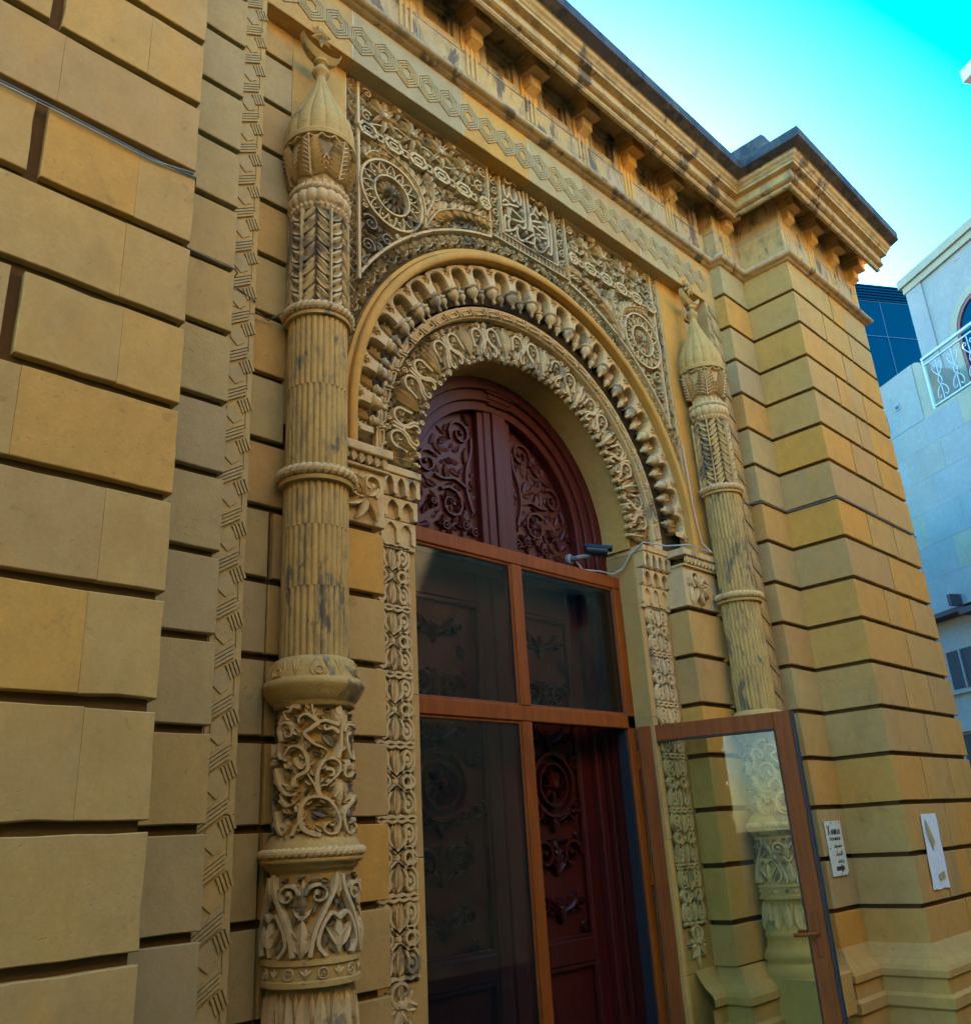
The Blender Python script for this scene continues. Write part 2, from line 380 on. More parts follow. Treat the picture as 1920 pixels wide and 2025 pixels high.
def block(parent, x0, x1, y0, y1, z0, z1, mat, name='stone_block', rough=.0022, bev=.0035, chips=0, bl=1.0, br=1.0, **kw):
    """one dressed stone with slightly uneven arrises"""
    rnd = random.random
    def outline(ins):
        pts = []
        nl = max(2, min(7, int((x1 - x0) / .09))); ns = 3
        for i in range(nl): pts.append([x0 + (x1 - x0) * i / nl, z0, 0, 1])
        for i in range(ns): pts.append([x1, z0 + (z1 - z0) * i / ns, -1, 0])
        for i in range(nl): pts.append([x1 - (x1 - x0) * i / nl, z1, 0, -1])
        for i in range(ns): pts.append([x0, z1 - (z1 - z0) * i / ns, 1, 0])
        return pts
    base = outline(0); n = len(base)
    jit = [abs(random.gauss(0, rough)) for _ in base]
    for _ in range(chips): jit[random.randrange(n)] += .002 + .004 * rnd()
    cx, cz = (x0 + x1) / 2, (z0 + z1) / 2
    def ring(extra, y):
        r = []
        for k, (x, z, dx, dz) in enumerate(base):
            j = jit[k] if extra >= 0 else 0
            e = max(extra, 0)
            sx = 1 if x < cx else -1; sz = 1 if z < cz else -1
            cor = (abs(x - x0) < 1e-6 or abs(x - x1) < 1e-6) and (abs(z - z0) < 1e-6 or abs(z - z1) < 1e-6)
            ke = bl if x < cx else br
            if cor: r.append((x + sx * (e * ke + j * .7 * ke), y, z + sz * (e + j * .7)))
            else: r.append((x + dx * (e + j) * (ke if dx else 1), y, z + dz * (e + j)))
        return r
    mb = MB(); A, B, C_ = ring(bev, y0), ring(0, y0 + bev), ring(-1, y1)
    mb.add(A + B + C_, [tuple(range(n))] + [(i, i + n, (i + 1) % n + n, (i + 1) % n) for i in range(n)] + [(i + n, i + 2 * n, (i + 1) % n + 2 * n, (i + 1) % n + n) for i in range(n)])
    return mb.build(name, mat, parent, **kw)

LV = [0.775, 1.035, 1.372, 1.716, 2.06, 2.40, 2.735, 3.07, 3.395, 3.735, 4.065, 4.40, 4.73, 5.06, 5.385, 5.715, 6.045, 6.34]
G = .031
B_, S_, FY, WY, PY, CY = 2.60, 3.042, 3.15, 3.25, 3.28, 3.42     # depth of the facade planes
XB, XS, XF, XP, XJ = 2.78, 2.362, 2.19, 1.39, 1.02
XE = 4.44
# ------------------------------------------------------------------ ground and street
mb = MB(); mb.box(-300, 300, -300, 300, -.3, 0); o = mb.build('street', M_street); o['kind'] = 'structure'

# ------------------------------------------------------------------ main building body behind the dressed facade
body = thing('mosque_building', 'ochre limestone mosque body behind the carved portal, with block on its roof', 'building', (0, 5, 0))
mb = MB()
mb.box(-9, -XB - .02, B_ + G, 12, 0, 7.0); mb.box(XB + .03, XE - .02, B_ + G, 12, 0, 7.0)
mb.box(-XB - .02, -XS - .02, S_ + G, 12, 0, 7.0); mb.box(XS + .03, XB + .03, S_ + G, 12, 0, 7.0)
mb.box(-XS - .02, -1.63, WY + G, 12, 0, 7.0); mb.box(1.63, XS + .03, WY + G, 12, 0, 7.0)
mb.box(-1.63, -XP - .03, WY + G, 12, 0, 3.45); mb.box(XP + .03, 1.63, WY + G, 12, 0, 3.45); mb.box(-1.63, -1.2, 3.48, 12, 3.45, 7.0); mb.box(1.2, 1.63, 3.48, 12, 3.45, 7.0)
mb.box(-XP, XP, 4.3, 12, 0, 7.0)
mb.box(-XP, XP, 3.62, 4.3, 4.75, 7.0)
mb.box(-XP, -1.07, 3.70, 4.3, 0, 4.75); mb.box(1.07, XP, 3.70, 4.3, 0, 4.75)
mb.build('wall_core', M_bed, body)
mb = MB(); mb.box(2.53, 4.0, 2.48, 4.5, 7.15, 7.55, .02); mb.box(-9, 9, 4, 12, 7.0, 7.3); mb.build('roof_block', M_slab, body)

# ------------------------------------------------------------------ rusticated piers
for sgn in (-1, 1):
    lab = 'broad rusticated ochre pier nearest the camera, left of the portal' if sgn < 0 else 'projecting rusticated corner pier beyond the portal, carrying a blank white paper'
    pier = thing('rusticated_pier', lab, 'pier', (sgn * 3.4, 3, 0), group='rusticated piers flanking the portal')
    for k in range(len(LV) - 1):
        z0, z1 = LV[k], LV[k + 1] - (G if k < len(LV) - 2 else 0)
        if sgn < 0:
            x1 = -XB; js = []
            if k in (3, 5, 7, 9, 11, 13, 15): js = [(-3.335, 'g'), (-3.01 + .02 * random.random(), 'f')]
            else: js = [(-3.28 + random.uniform(-.04, .04), 'f')] if k % 4 else [(-3.02, 'f')]
            x = -4.6; pt = 'e'
            chips = 2 if k <= 4 else 0
            for j, ty in js + [(x1, 'e')]:
                gap = .04 if ty == 'g' else .0003
                block(pier, x, j - (gap / 2 if ty != 'e' else 0), B_ + random.uniform(0, .002), B_ + .1, z0, z1, M_wall, rough=.0028, chips=chips if ty == 'e' else 0, bev=.0032, bl=.1 if pt == 'f' else 1, br=.08 if ty == 'f' else 1)
                x = j + gap / 2; pt = ty
            block(pier, -XB, -XS, S_, S_ + .1, z0, z1, M_wallg, rough=.0015)
        else:
            y1 = S_ + .06
            js = [3.335, 3.89] if k % 2 else [3.61]
            fj = [3.87] if k % 2 == 0 else [3.60]
            x = XB; pt = 'e'
            for j in sorted([(q, 'g') for q in js] + [(q, 'f') for q in (fj if random.random() < .6 else [])] + [(XE, 'e')]):
                gap = .022 if j[1] == 'g' else .0003
                block(pier, x, j[0] - (gap / 2 if j[1] != 'e' else 0), B_, y1 if x == XB else B_ + .1, z0, z1, M_wall, rough=.0015, bev=.003, bl=.2 if pt == 'f' else 1, br=.2 if j[1] == 'f' else 1)
                x = j[0] + gap / 2; pt = j[1]
            block(pier, XS, XB - .001, S_ + .0005, FY + .06, z0, z1, M_wallg if k % 3 else M_wall, rough=.0012)
    # plinth under the pier
def sweep(name, path, prof, mat, parent, **kw):
    """profile of (outset, z) swept along a line of wall points, mitred"""
    rows = []
    n = len(path)
    for i in range(n):
        def nrm(p, q):
            dx, dy = q[0] - p[0], q[1] - p[1]; L = hypot(dx, dy); return (dy / L, -dx / L)
        na = nrm(path[i - 1], path[i]) if i else nrm(path[0], path[1])
        nb = nrm(path[i], path[i + 1]) if i < n - 1 else na
        mx, my = na[0] + nb[0], na[1] + nb[1]; k = 2 / (mx * mx + my * my); mx *= k; my *= k
        if na == nb: mx, my = na
        rows.append([(path[i][0] + mx * e, path[i][1] + my * e, z) for e, z in prof])
    mb = MB(); mb.grid(rows)
    if path[-1][1] == B_: mb.add(list(rows[-1]) + [(path[-1][0], path[-1][1] + .3, rows[-1][-1][2]), (path[-1][0], path[-1][1] + .3, rows[-1][0][2])], [tuple(range(len(rows[-1]) + 2))])
    return mb.build(name, mat, parent, **kw)
pathF = [(-9, B_), (-XB, B_), (-XB, FY), (XB, FY), (XB, B_), (XE - .005, B_)]
pathS = [(-9, B_), (-XB, B_), (-XB, S_), (-XS, S_), (-XS, FY), (XS, FY), (XS, S_), (XB, S_), (XB, B_), (XE, B_), (XE, 6)]
plinth = thing('moulded_plinth', 'moulded stone plinth running along the foot of the facade', 'plinth', (0, 3, 0))
prof = [(0, .79), (.01, .775), (.03, .74), (.06, .70), (.10, .665), (.115, .64), (.115, .60), (.095, .585), (.095, .50), (.12, .48), (.12, .42), (.10, .40), (.10, 0)]
for x0, pth in ((0, [(XP + .02, WY), (XS, WY), (XS, S_), (XB, S_), (XB, B_), (XE, B_), (XE, 6)]), (1, [(-9, B_), (-XB, B_), (-XB, S_), (-XS, S_), (-XS, WY), (-XP - .02, WY)]), (2, [(1.14, CY), (XP, CY), (XP, WY), (XP + .02, WY)]), (3, [(-XP - .02, WY), (-XP, WY), (-XP, CY), (-XJ, CY), (-XJ, CY + .2)])):
    sweep('plinth_moulding', pth, prof, M_wall, plinth)

# ------------------------------------------------------------------ narrow wall between fret strip and door, with flanking piers
for sgn in (-1, 1):
    lab = ('plain coursed wall strip behind the near carved column, ' if sgn < 0 else 'plain coursed wall strip behind the far carved column, ') + ('left of the arch' if sgn < 0 else 'right of the arch')
    ws = thing('coursed_wall', lab, 'wall', (sgn * 1.8, 3.3, 0), group='coursed strips behind the columns')
    sx = lambda p, q: (p, q) if sgn > 0 else (-q, -p)
    for k in range(len(LV) - 1):
        z0, z1 = LV[k], LV[k + 1] - G
        if z0 > 5.9: continue
        if z1 > 5.99: z1 = 5.99
        o_ = random.uniform(0, .001)
        if z0 < 3.0:
            block(ws, *sx(XP - .02, 1.80), WY, CY + .05, z0 + .02, z1 + .02, M_wall, rough=.0015)
            block(ws, *sx(1.802, 1.99 + .03 * random.random()), WY, WY + .1, z0, z1, M_wall, rough=.001)
            block(ws, *sx(2.023, XF - .001), WY, WY + .1, z0, z1, M_wallg, rough=.001)
        elif z0 < 3.3:
            block(ws, *sx(1.8, XF - .001), WY, WY + .1, z0, z1, M_wall, rough=.001)
        else:
            block(ws, *sx(1.96, XF - .001), WY, WY + .1, z0, z1, M_wall if k % 2 else M_wallg, rough=.001)
    mb = MB(); xx = sx(1.60, 1.9595); mb.box(xx[0], xx[1], WY + .001, WY + .1, 3.50, 5.99); mb.build('plain_ashlar', M_wall, ws)
    # impost on the flanking pier: moulded top, hanging scroll leaf
    xa, xb = sx(XP - .025, 1.80)
    mb = MB(); mb.box(xa, xb, WY - .005, CY + .05, 3.095, 3.385, .004); mb.box(xa - .03, xb + .03, WY - .05, CY + .05, 3.46, 3.51, .006)
    mb.box(xa - .012, xb + .012, WY - .03, CY + .05, 3.385, 3.40, .003)
    mb.build('impost_block', M_carve, ws)
    mb = MB(); cv = Carve(mb, flat(WY - .02))
    nd = 9
    for i in range(nd):
        x = xa + (xb - xa) * (i + .5) / nd
        cv.leaf(x, 3.40, pi / 2, .062, .036, .028, 4, vein=True)
    mb.build('dentil_leaf_row', M_carve, ws)
    mb = MB(); cv = Carve(mb, flat(WY - .005)); cx = sgn * 1.50; q = 1 if sgn > 0 else -1
    with cv.at(cx, 3.24, 0, -q, 1):
        cv.spiral(.03, .06, .07, -1.2, 1, .03, .035, 1.1); cv.spiral(-.09, .02, .05, 2.0, -1, .024, .03, 1.1)
        for an, L in ((2.6, .15), (2.0, .13), (-2.4, .16), (-1.7, .15), (-.8, .15), (.4, .11), (1.2, .09), (-3.0, .12)):
            cv.leaf(0, 0, an, L, .045, .04, 4, bend=.7 * (1 if an > 0 else -1), vein=True)
        cv.leaf(.06, .02, -1.3, .17, .05, .03, 4, bend=-.6)
    mb.build('scroll_leaf', M_carve, ws)

# ------------------------------------------------------------------ fret frame round the portal
fret = thing('fret_frame', 'flat stone frame round the portal carved with a chain of nested hexagons', 'stone frame', (0, 3.2, .8))
for sgn in (-1, 1):
    x0, x1 = (XF, XS + .03) if sgn > 0 else (-XS - .03, -XF)
    zz = [.775, 1.75, 2.9, 3.95, 5.0, 5.94]
    for i in range(5): block(fret, x0, x1, FY, FY + .14, zz[i] + .0008, zz[i + 1], M_wallg, name='frame_stone', rough=.0005, bev=.003)
jx = [-XS - .03, -1.62, -.72, -.07, .55, 1.25, 1.80, XS + .03]
for i in range(7): block(fret, jx[i] + .003, jx[i + 1] - .003, FY, FY + .5, 5.94, 6.345, M_wallg if i % 2 else M_wall, name='frame_stone', rough=.001, bev=.003)
mb = MB(); mb.box(-XS, XS, FY + .004, FY + .45, 5.945, 6.34); mb.build('mortar_bed', M_mortar, fret)
mb = MB(); cv = Carve(mb, lambda u, v, h: (u, -h, v))
def hexa(k, w=.5):
    hx, hz, q = .082 * k, .110 * k, .050 * k
    return [(0, hz), (hx, q), (hx, -q), (0, -hz), (-hx, -q), (-hx, q)]
for k in (1.0, .81, .62, .43): cv.poly(hexa(k), .0125, .0085)
for s1 in (-1, 1): cv.stroke([(s1 * .0875, -.045), (s1 * .0875, .045)], .007, .008, res=1)
hexm = mb.mesh('fret_hexagon', M_wallg)
mb = MB(); cv = Carve(mb, lambda u, v, h: (u, -h, v))
hx_ = [(0, -.085), (.036, -.055), (.036, -.005), (0, .022), (-.036, -.005), (-.036, -.055)]
mb.prism([(x, z) for x, z in hx_], -.006, .003)
for j in range(4):
    z = .022 + j * .0165; cv.stroke([(-.078, z - .030), (.048, z + .050)], .0105, .013, res=1, fl=.9)
for j in range(4): cv.stroke([(.018 + j * .0145, .030 + j * .009), (.040 + j * .0145, -.022 + j * .009)], .0105, .011, res=1, fl=.9)
for s1 in (-1, 1): cv.stroke([(s1 * .058, -.09), (s1 * .058, .0)], .007, .006, res=1)
vhex = mb.mesh('fret_knot', M_wallg)
n = 26
for i in range(n):
    inst('fret_hexagon', hexm, fret, Matrix.Translation((-2.27 + i * .1775, FY + .0005, 6.13)))
for sgn in (-1, 1):
    for i in range(26):
        inst('fret_knot', vhex, fret, Matrix.Translation((sgn * 2.275, FY + .0005, .92 + i * .1945)) @ Matrix.Diagonal((sgn * -1.0, 1, 1, 1)))

# ------------------------------------------------------------------ torus, frieze, brackets, cornice
corn = thing('bracketed_cornice', 'weather-blackened stone cornice with brackets, frieze and dark roof slab', 'cornice', (0, 3.2, 6.34))
tor = [(0, 6.335)] + [(.045 + .03 * cos(q), 6.385 + .032 * sin(q)) for q in [radians(v) for v in (-90, -60, -30, 0, 30, 60, 90)]] + [(.0, 6.42)]
sweep('torus_moulding', pathS, [(0, 6.335), (.03, 6.338), (.032, 6.352)] + tor[1:], M_cornice, corn, smooth=True)
prof = [(-.05, 7.05), (.225, 7.05), (.235, 6.845), (.262, 6.843), (.275, 6.855), (.277, 6.87), (.270, 6.876), (.30, 6.882), (.318, 6.892), (.322, 6.905), (.312, 6.912), (.312, 6.975), (.37, 6.98), (.375, 7.0), (.385, 7.006),
        (.395, 7.02), (.415, 7.035), (.425, 7.055), (.436, 7.058)]
prof2 = [(.436, 7.058), (.50, 7.085), (.512, 7.09), (.515, 7.18), (.49, 7.185), (-.3, 7.25)]
sweep('cornice_moulding', pathF, prof, M_cornice, corn)
sweep('roof_slab', pathF, prof2, M_slab, corn)
# frieze stones, lower row and upper row
def frieze_row(x0, x1, y, z0, z1, joints, mats, dep=.1):
    js = [x0] + [j for j in joints if x0 < j < x1] + [x1]
    for i in range(len(js) - 1):
        block(corn, js[i] + .003, js[i + 1] - .003, y + random.uniform(0, .002), y + dep, z0 + .003, z1 - .003, mats, name='frieze_stone', rough=.001, bev=.003)
frieze_row(-2.36, XS, FY, 6.41, 6.705, [-2.0, -1.55, -1.1, -.6, -.03, .47, .93, 1.63, 2.13], M_cornice)
frieze_row(XS, XB, S_, 6.41, 6.705, [2.6], M_cornice, .14); frieze_row(XS, XB, S_, 6.705, 7.055, [2.66], M_cornice, .14)
frieze_row(-XB, -XS, S_, 6.41, 7.055, [], M_cornice, .14)
frieze_row(XB, XE, B_, 6.41, 6.705, [2.97, 3.47, 4.06], M_cornice, .5); frieze_row(XB, XE, B_ + .0, 6.705, 7.055, [], M_cornice, .5)
frieze_row(-4.6, -XB, B_, 6.41, 7.055, [-3.4], M_cornice, .5)
mb = MB(); mb.box(-XS, XS, FY + .02, FY + .2, 6.35, 6.71); mb.box(XS + .01, XB + .01, S_ + .004, S_ + .1, 6.35, 6.98); mb.box(XB + .004, XE - .01, B_ + .004, B_ + .5, 6.35, 6.98)
mb.build('mortar_bed', M_mortar, corn)
jm = MB()
def seam(p, q, wd=.007):
    n = max(3, int((Vector(q) - Vector(p)).length / .05)); P_ = []
    for i in range(n + 1):
        v = Vector(p) + (Vector(q) - Vector(p)) * i / n; P_.append((v.x + random.uniform(-.002, .002), v.y, v.z + random.uniform(-.002, .002)))
    for i in range(n):
        ww = wd * random.uniform(.5, 1.1) / 2; a_, b_ = P_[i], P_[i + 1]
        if abs(a_[2] - b_[2]) > abs(a_[0] - b_[0]) + abs(a_[1] - b_[1]): jm.add([(a_[0] - ww, a_[1] - .001, a_[2]), (a_[0] + ww, a_[1] - .001, a_[2]), (b_[0] + ww, b_[1] - .001, b_[2]), (b_[0] - ww, b_[1] - .001, b_[2])], [(0, 1, 2, 3)])
        else: jm.add([(a_[0], a_[1] - .001, a_[2] - ww), (b_[0], b_[1] - .001, b_[2] - ww), (b_[0], b_[1] - .001, b_[2] + ww), (a_[0], a_[1] - .001, a_[2] + ww)], [(0, 1, 2, 3)])
seam((-2.3, FY, 6.708), (XS, FY, 6.708))
for x in (-2.0, -1.55, -1.1, -.6, -.03, .47, .93, 1.63, 2.13): seam((x, FY, 6.43), (x, FY, 6.70))
for x in (-.07, 1.25, -1.62): seam((x, FY, 5.95), (x, FY, 6.33), .010)
for x in (-1.7, -1.08, -.48, .12, .73, 1.32, 1.93, -.13, .47, 1.07, 1.67): seam((x, FY - .004, 6.72), (x, FY - .004, 7.0), .006)
for x in (2.97, 3.47, 4.06): seam((x, B_, 6.43), (x, B_, 6.70), .006); 
seam((XB, B_, 6.708), (XE, B_, 6.708)); seam((XS, S_, 6.708), (XB, S_, 6.708)); seam((2.6, S_, 6.42), (2.6, S_, 6.70)); seam((2.66, S_, 6.71), (2.66, S_, 6.95))
seam((XB - .0015, S_ - .03, 6.42), (XB - .0015, S_ - .03, 6.70), .008)
jo = jm.build('mortar_joint', M_mortar, corn); jo['kind'] = 'stuff'
bx = [-1.8, -1.2, -.606, 0, .606, 1.2, 1.8]
# a recessed panel between each pair of brackets
mb = MB(); mb.box(-XS, XS, FY + .055, FY + .1, 6.705, 7.06); mb.build('frieze_back', M_cornice, corn)
fm = MB()
def ringbox(m_, x0, x1, z0, z1, wd, y0, y1):
    m_.box(x0, x0 + wd, y0, y1, z0, z1, .003); m_.box(x1 - wd, x1, y0, y1, z0, z1, .003)
    m_.box(x0 + wd, x1 - wd, y0, y1, z1 - wd, z1, .003); m_.box(x0 + wd, x1 - wd, y0, y1, z0, z0 + wd, .003)
ringbox(fm, -.2, .2, -.140, .20, .06, 0, .055); ringbox(fm, -.139, .139, -.079, .139, .03, .022, .055)
fme = fm.mesh('frieze_panel', M_cornice)
for x in [(-1.8 + -2.4) / 2] + [(bx[i] + bx[i + 1]) / 2 for i in range(6)] + [2.1]:
    inst('frieze_panel', fme, corn, Matrix.Translation((x, FY + .001, 6.848)))
# one bracket, then copies
def bracket_meshes():
    cap = MB(); cap.box(-.118, .118, -.188, .06, 7.012, 7.049, .004); cap.box(-.108, .108, -.176, .06, 6.985, 7.011, .006)
    bodyb = MB(); bodyb.box(-.085, .085, -.152, .06, 6.898, 6.984, .005)
    low = MB(); low.box(-.06, .06, -.078, .02, 6.80, 6.897, .008)
    low.add([(-.05, -.066, 6.80), (.05, -.066, 6.80), (.05, .02, 6.755), (-.05, .02, 6.755), (-.05, .02, 6.80), (.05, .02, 6.80)], [(0, 1, 2, 3), (0, 3, 4), (1, 5, 2)])
    for q in (-.045, 0, .045): low.box(q - .011, q + .011, -.012, .02, 6.50, 6.775, .003)
    stub = MB(); stub.box(-.092, .092, -.004, .06, 6.712, 7.045, .002)
    return [('bracket_cap', cap.mesh('bracket_cap', M_brk)), ('bracket_body', bodyb.mesh('bracket_body', M_brk)), ('bracket_drop', low.mesh('bracket_drop', M_brk)), ('bracket_stub', stub.mesh('bracket_stub', M_brk))]
bm_ = bracket_meshes()
def bracket(x, y, grooves=True):
    o = inst('bracket', bm_[1][1], corn, Matrix.Translation((x, y, 0)))
    for nm, me in (bm_[0], bm_[2], bm_[3]):
        q = bpy.data.objects.new(nm, me); COL.objects.link(q); q.parent = o
for x in bx: bracket(x, FY)
bracket(2.57, S_); bracket(-2.57, S_)
for i in range(4): bracket(XB + .125 + .47 * i, B_)
for x in (-2.95, -3.42, -3.9): bracket(x, B_)

# ------------------------------------------------------------------ spandrel panel
ZA, RA = 3.67, 1.622
span = thing('carved_spandrel_panel', 'rectangular carved stone panel round the arch head, with rosettes, fronds and calligraphy', 'carved panel', (0, 3.3, 3.5))
mb = MB(); nx = 96
for i in range(nx):
    xa, xb = -1.6 + 3.2 * i / nx, -1.6 + 3.2 * (i + 1) / nx
    za, zb = [max(3.52, ZA + sqrt(max(0, 1.60 ** 2 - x * x))) for x in (xa, xb)]
    mb.add([(xa, PY + .012, za), (xb, PY + .012, zb), (xb, PY + .012, 6.08), (xa, PY + .012, 6.08), (xa, PY + .06, za), (xb, PY + .06, zb)], [(0, 1, 2, 3), (0, 4, 5, 1)])
mb.box(-1.6, 1.6, PY + .013, PY + .3, 5.9, 6.2)
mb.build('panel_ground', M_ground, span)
HF = .025
OCC = set()
mb = MB(); cv = Carve(mb, flat(PY + .012, 1.45)); cv.occ = OCC
for sgn in (-1, 1):
    with cv.at(0, 0, 0, sgn, 1):
        cv.stroke([(1.594, 3.75), (1.594, 6.05)], .014, HF, res=1)
        cv.stroke([(1.50, 4.53), (1.50, 5.945)], .026, HF, res=1)
        cv.stroke([(.41, 5.945), (1.50, 5.945)], .022, HF, res=1)
        cv.stroke([(.405, 5.36), (.405, 6.03)], .014, HF, res=1)
        cv.stroke([(.285, 5.455), (.285, 6.02)], .016, HF, res=1)
        pts = [(1.75 * sin(q), 3.66 + 1.75 * cos(q)) for q in [radians(13.4 + (58.5 - 13.4) * i / 14) for i in range(15)]]
        cv.stroke(pts, .024, HF, res=1)
cv.stroke([(-.405, 6.03), (.405, 6.03)], .014, HF, res=1); cv.stroke([(-.405, 5.39), (.405, 5.39)], .013, HF, res=1); cv.stroke([(-.285, 5.457), (.285, 5.457)], .014, HF, res=1)
mb.build('panel_moulding', M_carve, span)
# key band under the writing
mb = MB(); cv = Carve(mb, flat(PY + .012, 1.45)); cv.occ = OCC
for i in range(19):
    x = -.34 + i * .0385
    cv.stroke([(x - .012, 5.445), (x + .004, 5.445), (x + .004, 5.402)], .008, .02, res=1); cv.stroke([(x + .004, 5.422), (x + .016, 5.422)], .008, .02, res=1)
mb.build('key_band', M_carve, span)
# writing
STK = [[(-.253,5.872),(-.249,5.819),(-.238,5.786),(-.222,5.785),(-.207,5.819),(-.197,5.872),(-.186,5.894)],[(-.187,5.886),(-.194,5.834),(-.182,5.793),(-.157,5.783),(-.137,5.818),(-.134,5.876),(-.133,5.908)],[(-.133,5.908),(-.124,5.849),(-.12,5.804),(-.093,5.782),(-.079,5.826),(-.088,5.877),(-.095,5.906)],
[(-.047,5.933),(-.046,5.828),(-.048,5.667),(-.056,5.612),(-.089,5.591),(-.121,5.602)],[(-.01,5.937),(-.004,5.811),(-.002,5.691),(-.017,5.605)],[(-.276,5.717),(-.251,5.747),(-.218,5.749),(-.221,5.72),(-.279,5.689)],[(-.211,5.73),(-.11,5.761)],[(-.228,5.697),(-.194,5.622),(-.186,5.607)],
[(-.199,5.705),(-.068,5.661),(-.189,5.62),(-.199,5.705)],[(-.238,5.66),(-.213,5.616),(-.226,5.574),(-.23,5.534),(-.209,5.514),(-.169,5.542),(-.121,5.602)],[(-.27,5.467),(-.27,5.543),(-.266,5.592),(-.249,5.616),(-.214,5.603)],[(-.262,5.483),(-.213,5.506)],[(-.216,5.483),(-.203,5.478)],[(-.182,5.482),(-.169,5.477)],
[(-.091,5.755),(-.077,5.737)],[(-.052,5.583),(-.04,5.563)],[(.008,5.61),(.013,5.7),(.009,5.753),(.042,5.783),(.076,5.781),(.096,5.763)],[(.047,5.79),(.08,5.865),(.091,5.83),(.119,5.812),(.133,5.844),(.152,5.838),(.181,5.829),(.205,5.817),(.205,5.862),(.188,5.932)],[(.029,5.712),(.132,5.754)],[(.08,5.691),(.164,5.726)],
[(.013,5.656),(.049,5.675),(.173,5.638),(.05,5.6),(.022,5.653)],[(-.127,5.591),(-.145,5.546),(-.141,5.494),(-.111,5.475),(-.06,5.509),(-.006,5.567),(.051,5.608),(.103,5.631)],[(.187,5.795),(.192,5.713),(.186,5.581),(.161,5.576),(.148,5.594)],[(.222,5.793),(.225,5.689),(.215,5.532),(.187,5.506),(.168,5.517)],
[(.044,5.585),(.028,5.53),(.042,5.482),(.079,5.473),(.132,5.507),(.163,5.558),(.166,5.579)],[(.055,5.603),(.072,5.579),(.095,5.567),(.089,5.596),(.071,5.61)],[(.082,5.537),(.118,5.555),(.095,5.52),(.121,5.533)],[(-.084,5.49),(.016,5.512)],[(-.237,5.945),(-.226,5.911),(-.183,5.924),(-.161,5.957),(-.184,5.964)],
[(-.149,5.94),(-.116,5.938)],[(.028,5.926),(.051,5.914),(.077,5.924)],[(.091,5.915),(.12,5.907),(.139,5.937),(.161,5.917)],[(.015,5.849),(.022,5.829)]]
wr = MB(); wr.box(-.275, .275, PY + .0, PY + .01, 5.46, 6.02)
wp = MB(); cv = Carve(wp, flat(PY + .012, 1.45)); cv.occ = OCC
for s_ in STK: cv.stroke(s_, .0165 if len(s_) > 2 else .019, .030, res=4, fl=.8)
wp.build('carved_writing', M_carve, span)
# side strips of scrolls
for sgn in (-1, 1):
    mb = MB(); cv = Carve(mb, flat(PY + .012, 1.45)); cv.occ = OCC
    for i in range(6):
        z = 5.50 + i * .092; q = 1 if i % 2 else -1
        cv.spiral(sgn * .345 + q * .008, z, .036, q * 1.2, q, .013, .022, 1.1); cv.leaf(sgn * .345 - q * .02, z + .03, pi / 2 + q * .6, .05, .022, .02, 3)
    mb.build('scroll_strip', M_carved, span)
# floral borders
def vine(cv, path, width, pitch, h=.024, kinds=2, flip=False):
    L = [0]
    for i in range(1, len(path)): L.append(L[-1] + hypot(path[i][0] - path[i - 1][0], path[i][1] - path[i - 1][1]))
    def at(s_):
        for i in range(1, len(L)):
            if s_ <= L[i] or i == len(L) - 1:
                t_ = (s_ - L[i - 1]) / (L[i] - L[i - 1]); p, q = path[i - 1], path[i]
                an = atan2(q[1] - p[1], q[0] - p[0]); return p[0] + (q[0] - p[0]) * t_, p[1] + (q[1] - p[1]) * t_, an
    n = int(L[-1] / pitch); pts = []
    for i in range(n * 4 + 1):
        s_ = L[-1] * i / (n * 4); x, y, an = at(s_); off = width * .22 * sin(2 * pi * i / 8)
        pts.append((x - sin(an) * off, y + cos(an) * off))
    cv.stroke(pts, .009, h * .7, res=1)
    for i in range(n):
        s_ = L[-1] * (i + .5) / n; x, y, an = at(s_); q = 1 if i % 2 else -1
        x0, y0 = x - sin(an) * q * -width * .08, y + cos(an) * q * -width * .08
        if i % kinds == 0: cv.flower(x0, y0, width * .36, 5 + (i // 2) % 2, h, random.random() * 2)
        else:
            for k_, dl in ((0, 1.0), (1.0, .8), (-1.0, .8)): cv.leaf(x0, y0, an + q * .5 + k_, width * .48 * dl, width * .26, h, 3, bend=.4 * q, vein=True)
        cv.leaf(x, y, an + q * 1.9, width * .5, width * .24, h, 3, bend=-.5 * q)
        cv.leaf(x + cos(an) * pitch * .4, y + sin(an) * pitch * .4, an - q * 1.2, width * .45, width * .2, h, 3)
for sgn in (-1, 1):
    mb = MB(); cv = Carve(mb, flat(PY + .012, 1.45)); cv.occ = OCC
    with cv.at(0, 0, 0, sgn, 1): vine(cv, [(1.548, 3.9), (1.548, 5.95)], .085, .062)
    mb.build('floral_border', M_carved, span)
    mb = MB(); cv = Carve(mb, flat(PY + .012, 1.45)); cv.occ = OCC
    with cv.at(0, 0, 0, sgn, 1): vine(cv, [(.43, 6.0), (1.56, 6.0)], .085, .062)
    mb.build('floral_border', M_carved, span)
    mb = MB(); cv = Carve(mb, flat(PY + .012, 1.45)); cv.occ = OCC
    with cv.at(0, 0, 0, sgn, 1): vine(cv, [(1.675 * sin(q), 3.665 + 1.675 * cos(q)) for q in [radians(1 + 66 * i / 30) for i in range(31)]], .092, .064)
    mb.build('floral_border', M_carved, span)
mb = MB(); cv = Carve(mb, flat(PY + .012, 1.45)); cv.occ = OCC
for i in range(16): cv.ring(-.375 + i * .05, 6.055, .013, .008, .02, 6); pass
mb.build('beaded_border', M_carve, span)
